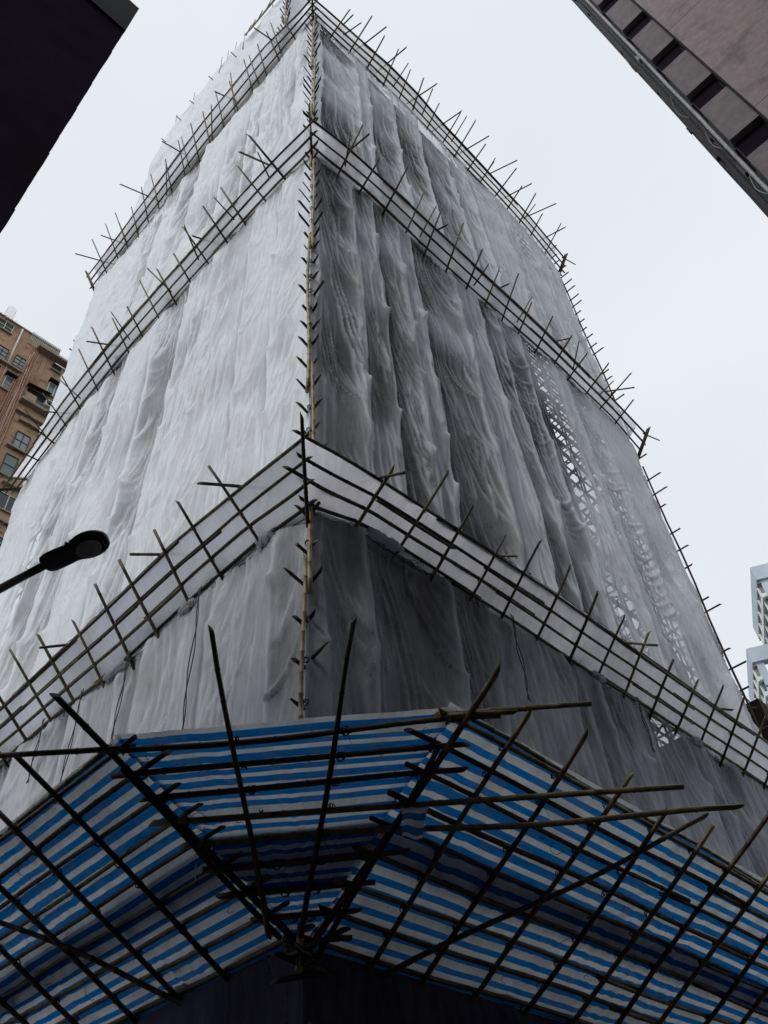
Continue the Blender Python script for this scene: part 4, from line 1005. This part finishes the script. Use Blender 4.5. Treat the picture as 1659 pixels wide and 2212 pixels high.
# stacks of pipes
px = [(0.72, 52.0), (0.78, 52.0), (0.86, 51.9), (0.95, 51.6), (0.60, 51.5), (0.50, 51.0), (0.42, 50.3), (0.66, 49.5), (0.3, 48.6), (0.9, 49.6), (0.2, 47.9), (0.55, 48.8)]
for (x, zt) in px:
    pts = []; z = KB * zt; xx = bx(x)
    while z > KB * 30: pts.append((xx + random.uniform(-.05, .05), YB - 0.14 - random.uniform(0, .08), z)); z -= 1.6
    MB().tube(pts, [random.choice([0.04, 0.055, 0.065])] * len(pts), 6).build('pipe', random.choice(['pink_pipe', 'pink_pipe', 'rust_render']), br)
MB().tube([(bx(-0.62), YB - 0.12, KB * 53.1), (bx(-0.6), YB - 0.13, KB * 50.5), (bx(-0.55), YB - 0.12, KB * 48.7)], [0.075] * 3, 8).build('pipe', 'white_frame', br)
MB().tube([(bx(-0.52), YB - 0.1, KB * 48.7), (bx(-0.6), YB - 0.12, KB * 44)], [0.06] * 2, 8).build('pipe', 'pink_pipe', br)
for k in range(4):
    MB().tube([(bx(1.35 + 0.08 * k), YB - 0.1, KB * 51.5), (bx(1.4 + 0.05 * k), YB - 0.2, KB * 49.8), (bx(1.1 + 0.16 * k), YB - 0.12, KB * 48.3)], [0.03] * 3, 6).build('pipe', 'pink_pipe', br)
# roof railing cage in front of the parapet, ladder hoops, planting
rg = MB()
for i in range(17):
    x = bx(0.05 + i * 0.125); rg.box((x - 0.012, YB - 0.3, KB * 52.0), (x + 0.012, YB - 0.276, KB * 53.3))
for z_ in (52.0, 52.75, 53.3): rg.box((bx(0.0), YB - 0.31, KB * z_ - 0.02), (bx(2.2), YB - 0.265, KB * z_ + 0.02))
rg.build('railing', 'aluminium', br)
brect('wall_patch', 0.0, 2.2, 52.15, 53.25, 0.0, 0.03, 'ochre_render')
hp = MB()
for k in range(7):
    z_ = KB * 53.4 + 0.25 + k * 0.26
    hp.tube([(bx(-1.75) + 0.38 * math.cos(t), YB + 0.3 - 0.4 * math.sin(t), z_) for t in np.linspace(0, math.pi, 12)], [0.014] * 12, 4)
for s_ in (-0.38, 0.38, 0.0): hp.tube([(bx(-1.75) + s_, YB + (0.3 if s_ else -0.1), KB * 53.2), (bx(-1.75) + s_, YB + (0.3 if s_ else -0.1), KB * 53.4 + 1.9)], [0.016] * 2, 4)
hp.build('ladder_cage', 'aluminium', br)
rc = MB()
for k in range(9):
    x = bx(2.35 + k * 0.14); rc.tube([(x, YB - 0.1, KB * 52.1), (x + random.uniform(-.2, .2), YB - 0.1, KB * 52.1 + random.uniform(0.5, 1.3))], [0.014] * 2, 4)
for z_ in (0.35, 0.75, 1.1): rc.tube([(bx(2.25), YB - 0.1, KB * 52.1 + z_), (bx(3.7), YB - 0.1, KB * 52.1 + z_)], [0.012] * 2, 4)
rc.build('railing', 'black_frame', br)
lf = MB()
for k in range(420):
    if k % 3 == 0: c = (bx(random.uniform(2.4, 3.6)), YB - random.uniform(0, .3), KB * 52.15 + abs(random.gauss(0, .22)))
    else: c = (bx(random.uniform(-2.4, -0.8)), YB - random.uniform(0.02, .35), KB * 52.95 + random.gauss(0.1, .25))
    s_ = 0.07; v0 = len(lf.v); q = [Vector((random.uniform(-s_, s_), random.uniform(-s_, s_), random.uniform(-s_, s_))) + Vector(c) for _ in range(3)]
    lf.v += [tuple(v) for v in q]; lf.f.append((v0, v0 + 1, v0 + 2)); lf.sm.append(False)
lf.build('climbing_plant', 'leaf', br, True)

# ------------------------------------------------------------------ pale towers far right
def far_tower(az, tanz, d, LA_, label):
    t = thing('residential_tower', label, 'building', 'pale residential towers beyond the right edge')
    N = Vector((CAMP.x + d * math.cos(R(az)), CAMP.y + d * math.sin(R(az)), tanz * d))
    A = Vector((math.cos(R(27.4)), math.sin(R(27.4)), 0)); B = Vector((math.cos(R(-62.6)), math.sin(R(-62.6)), 0))
    def blk(name, a0, a1, b0, b1, z0, z1, mat, par=t):
        vs = []
        for z_ in (z0, z1):
            for (a, b) in ((a0, b0), (a1, b0), (a1, b1), (a0, b1)): vs.append(tuple(N + A * a + B * b + Vector((0, 0, z_))))
        return mesh_obj(name, vs, [(0, 3, 2, 1), (4, 5, 6, 7), (0, 1, 5, 4), (1, 2, 6, 5), (2, 3, 7, 6), (3, 0, 4, 7)], mat, par)
    LA = LA_
    blk('roof_beam', 0, 1.8, 0, 16, -3.2, 0, 'tower_grey'); blk('roof_beam', 1.8, LA, 0, 1.5, -3.2, 0, 'tower_grey')
    blk('roof_beam', LA - 1.4, LA, 1.5, 16, -3.2, 0, 'tower_grey')
    for k in range(3): blk('roof_beam', 1.8, LA - 1.4, 4.5 + 3.4 * k, 5.0 + 3.4 * k, -2.6, -1.8, 'tower_grey')
    blk('roof_slab', 1.0, LA, 1.5, 16, -8.4, -7.8, 'tower_grey')
    blk('lift_housing', 4, 8, 7, 11, -7.8, -1.0, 'tower_white')
    blk('wall', 0.5, LA - 0.5, 0.6, 2.0, -8.2, -3.2, 'tower_grey')
    blk('wall', 0.9, LA - 0.5, 0.6, 16, -100, -8.4, 'tower_white')
    for k in range(12):
        z_ = -6.2 - 3.3 * k
        b0 = -0.35 + 0.05 * k; a1 = LA - 0.3
        blk('window_band', 1.0, a1 - 0.6, b0 + 0.5, 0.598, z_, z_ + 2.3, 'tower_glass' if k else 'tower_brown')
        blk('ledge', 0.3, a1, b0, 0.6, z_ - 1.0, z_ - 0.1, 'tower_white')
        blk('ledge', 0.3, a1, b0 + 0.3, 0.6, z_ + 2.32, z_ + 2.5, 'tower_brown')
        for m_ in range(5): blk('fin', 1.6 + m_ * LA / 5.2, 1.85 + m_ * LA / 5.2, b0 + 0.1, b0 + 0.5, z_ - 0.1, z_ + 2.3, 'tower_white')
        if z_ < -9:
            for b_ in (1.6, 6.0, 11.0):
                blk('window', 0.82, 0.898, b_, b_ + 3.0, z_, z_ + 2.2, 'tower_glass')
                blk('window_frame', 0.76, 0.815, b_ + 1.4, b_ + 1.6, z_, z_ + 2.2, 'tower_white')
            blk('balcony', -0.5, 0.75, 3.4, 5.6, z_ - 0.6, z_ + 0.6, 'tower_white')
            blk('drying_rack', -1.0, -0.5, 3.5, 5.5, z_ - 0.45, z_ - 0.4, 'aluminium')
    return t
far_tower(13.0, 0.762, 140, 19.0, 'upper pale blue grey residential tower with open roof frame at the right edge')
far_tower(15.8, 0.646, 150, 17.0, 'lower pale blue grey residential tower with open roof frame, above the brown building')

# ------------------------------------------------------------------ brown building and floodlights at the right edge
bb = thing('brown_building', 'dark brown and tan low building behind the right end of the sheets', 'building')
MB().box((22, 0.80, GROUND), (22.6, 9, 17.1)).build('wall', 'dark_brown', bb)
MB().box((22.6, 0.78, GROUND), (40, 9, 17.0)).build('wall', 'tan_render', bb)
MB().tube([(22.3, 1.1, 17.0), (22.3, 2.0, 19.4)], [0.03, 0.02], 5).build('aerial', 'aluminium', bb)
for k, (y, z) in enumerate(((0.55, 13.2), (0.25, 12.9))):
    fl = thing('floodlight', ['upper grey floodlight fixed to the dark brown wall', 'lower grey floodlight fixed to the dark brown wall'][k], 'floodlight', 'floodlights on the brown building')
    MB().box((21.3, y - 0.25, z), (21.6, y + 0.3, z + 0.42)).build('housing', 'floodlight_grey', fl)
    MB().box((21.285, y - 0.2, z + 0.04), (21.3, y + 0.25, z + 0.38)).build('lens', 'window_pale', fl)
    MB().tube([(21.6, y, z + 0.1), (22.0, y + 0.4, z - 0.1)], [0.03, 0.03], 6).build('bracket', 'floodlight_grey', fl)

# ------------------------------------------------------------------ street lamp
def ray_pt(px, py, dist):
    c = M @ np.array([px - 829.5, py - 1106.0, 1838.0]); c /= np.linalg.norm(c); return CAMP + Vector(c) * dist
lamp = thing('street_lamp', 'black street lamp reaching in from the left edge over the street', 'street lamp')
D_ = 9.0
p_tip, p_neck = ray_pt(231, 1160, 8.72), ray_pt(94, 1222, D_)
ax_ = (p_tip - p_neck); HLn = ax_.length; ax_.normalize()
view = ((p_tip + p_neck) / 2 - CAMP).normalized()
upv = Vector((0, 0, 1)); side = ax_.cross(upv).normalized(); upn = side.cross(ax_).normalized()
def lathe_head():
    # outline of the head along its axis: half width and height
    prof = [(-0.02, 0.02), (0.0, 0.10), (0.03, 0.145), (0.10, 0.17), (0.22, 0.175), (0.34, 0.17), (0.44, 0.165), (0.50, 0.175), (0.56, 0.2), (0.64, 0.225), (0.74, 0.232), (0.84, 0.215), (0.92, 0.175), (0.98, 0.11), (1.0, 0.04)]
    vs = []; fs = []; n = 20
    for (t, w) in prof:
        wv = w * HLn * 1.0; hv = (0.10 + 0.16 * w) * HLn * (0.5 + 2.2 * w)
        c = p_neck + ax_ * (t * HLn)
        for j in range(n):
            a = 2 * math.pi * j / n; sz = math.sin(a)
            vs.append(c + side * wv * math.cos(a) + upn * (hv * (sz * 0.9 if sz > 0 else sz * 0.32)))
    for i in range(len(prof) - 1):
        for j in range(n): fs.append((i * n + j, i * n + (j + 1) % n, (i + 1) * n + (j + 1) % n, (i + 1) * n + j))
    fs.append(tuple(reversed(range(n)))); fs.append(tuple((len(prof) - 1) * n + j for j in range(n)))
    return mesh_obj('lamp_head', vs, fs, 'lamp_black', lamp, True)
lathe_head()
def ellipse_disc(name, t0, rl, rw, z0, z1, mat):
    c = p_neck + ax_ * (t0 * HLn); n = 28; vs = []; fs = []
    for (k, zz_) in ((1.0, z0), (1.0, z1), (0.8, z1 - 0.006), (0.4, z1 - 0.012)):
        for j in range(n):
            a = 2 * math.pi * j / n; vs.append(c + ax_ * (rl * k * math.cos(a)) + side * (rw * k * math.sin(a)) + upn * zz_)
    for i in range(3):
        for j in range(n): fs.append((i * n + j, i * n + (j + 1) % n, (i + 1) * n + (j + 1) % n, (i + 1) * n + j))
    fs.append(tuple(3 * n + j for j in range(n))); fs.append(tuple(reversed(range(n))))
    return mesh_obj(name, vs, fs, mat, lamp, False)
ellipse_disc('gasket_ring', 0.72, 0.215 * HLn, 0.175 * HLn, -0.02, -0.052, 'lamp_black')
ellipse_disc('lamp_glass', 0.72, 0.185 * HLn, 0.15 * HLn, -0.03, -0.064, 'lamp_glass')
for t in (0.46, 0.53):
    MB().box(tuple(p_neck + ax_ * (t * HLn) + side * 0.12 + Vector((-.01, -.01, -.02))), tuple(p_neck + ax_ * (t * HLn) + side * 0.12 + Vector((.015, .015, .03)))).build('latch', 'lamp_black', lamp)
tw = MB()
for k in range(3): 
    q = p_neck + ax_ * (0.5 + 0.06 * k) * HLn + upn * 0.07 - side * 0.1
    tw.tube([q, q + Vector((0.01 * k, 0, 0.035)), q + Vector((-0.02, 0.01, 0.06))], [0.003] * 3, 3)
tw.build('twig', 'cord', lamp, True)
a2 = ray_pt(0, 1272, D_ + 0.55)
dd = (a2 - p_neck).normalized(); dd2 = Vector((-0.35, 0.9, -0.12)).normalized()
arm = [p_neck + ax_ * 0.04, p_neck.lerp(a2, 0.4), a2, a2 + dd * 0.7, a2 + dd * 0.9 + dd2 * 0.9, a2 + dd * 0.9 + dd2 * 1.5 + Vector((0, 0, -0.4))]
bp_ = arm[-1]
MB().tube(arm + [Vector((bp_.x - 0.05, bp_.y + 0.1, bp_.z - 1.2))], [0.042, 0.042, 0.045, 0.05, 0.055, 0.06, 0.065], 12).build('arm', 'lamp_black', lamp)
MB().tube([(bp_.x - 0.05, bp_.y + 0.1, GROUND + 0.12), (bp_.x - 0.05, bp_.y + 0.1, 1.0), (bp_.x - 0.05, bp_.y + 0.1, bp_.z - 1.0)], [0.11, 0.09, 0.07], 14).build('pole', 'lamp_black', lamp)

# ------------------------------------------------------------------ unseen building added behind the viewer to cut sky and bounced light
ob = thing('unseen_light_blocker', 'unseen grey building added across the road to cut sky and bounced light', 'building')
MB().box((-45, -30, GROUND), (4.8, -14.5, 32)).build('wall', 'grey_render', ob)
w1 = MB().box((0, 0, 0), (1.7, 0.06, 1.5)).build('window', 'dark_glass', ob); w1.location = (-44, -14.48, 2.5)
for fl_ in range(9):
    for k in range(18):
        if fl_ or k: dup(w1, (-44 + k * 2.6, -14.48, 2.5 + fl_ * 3.2), ob)
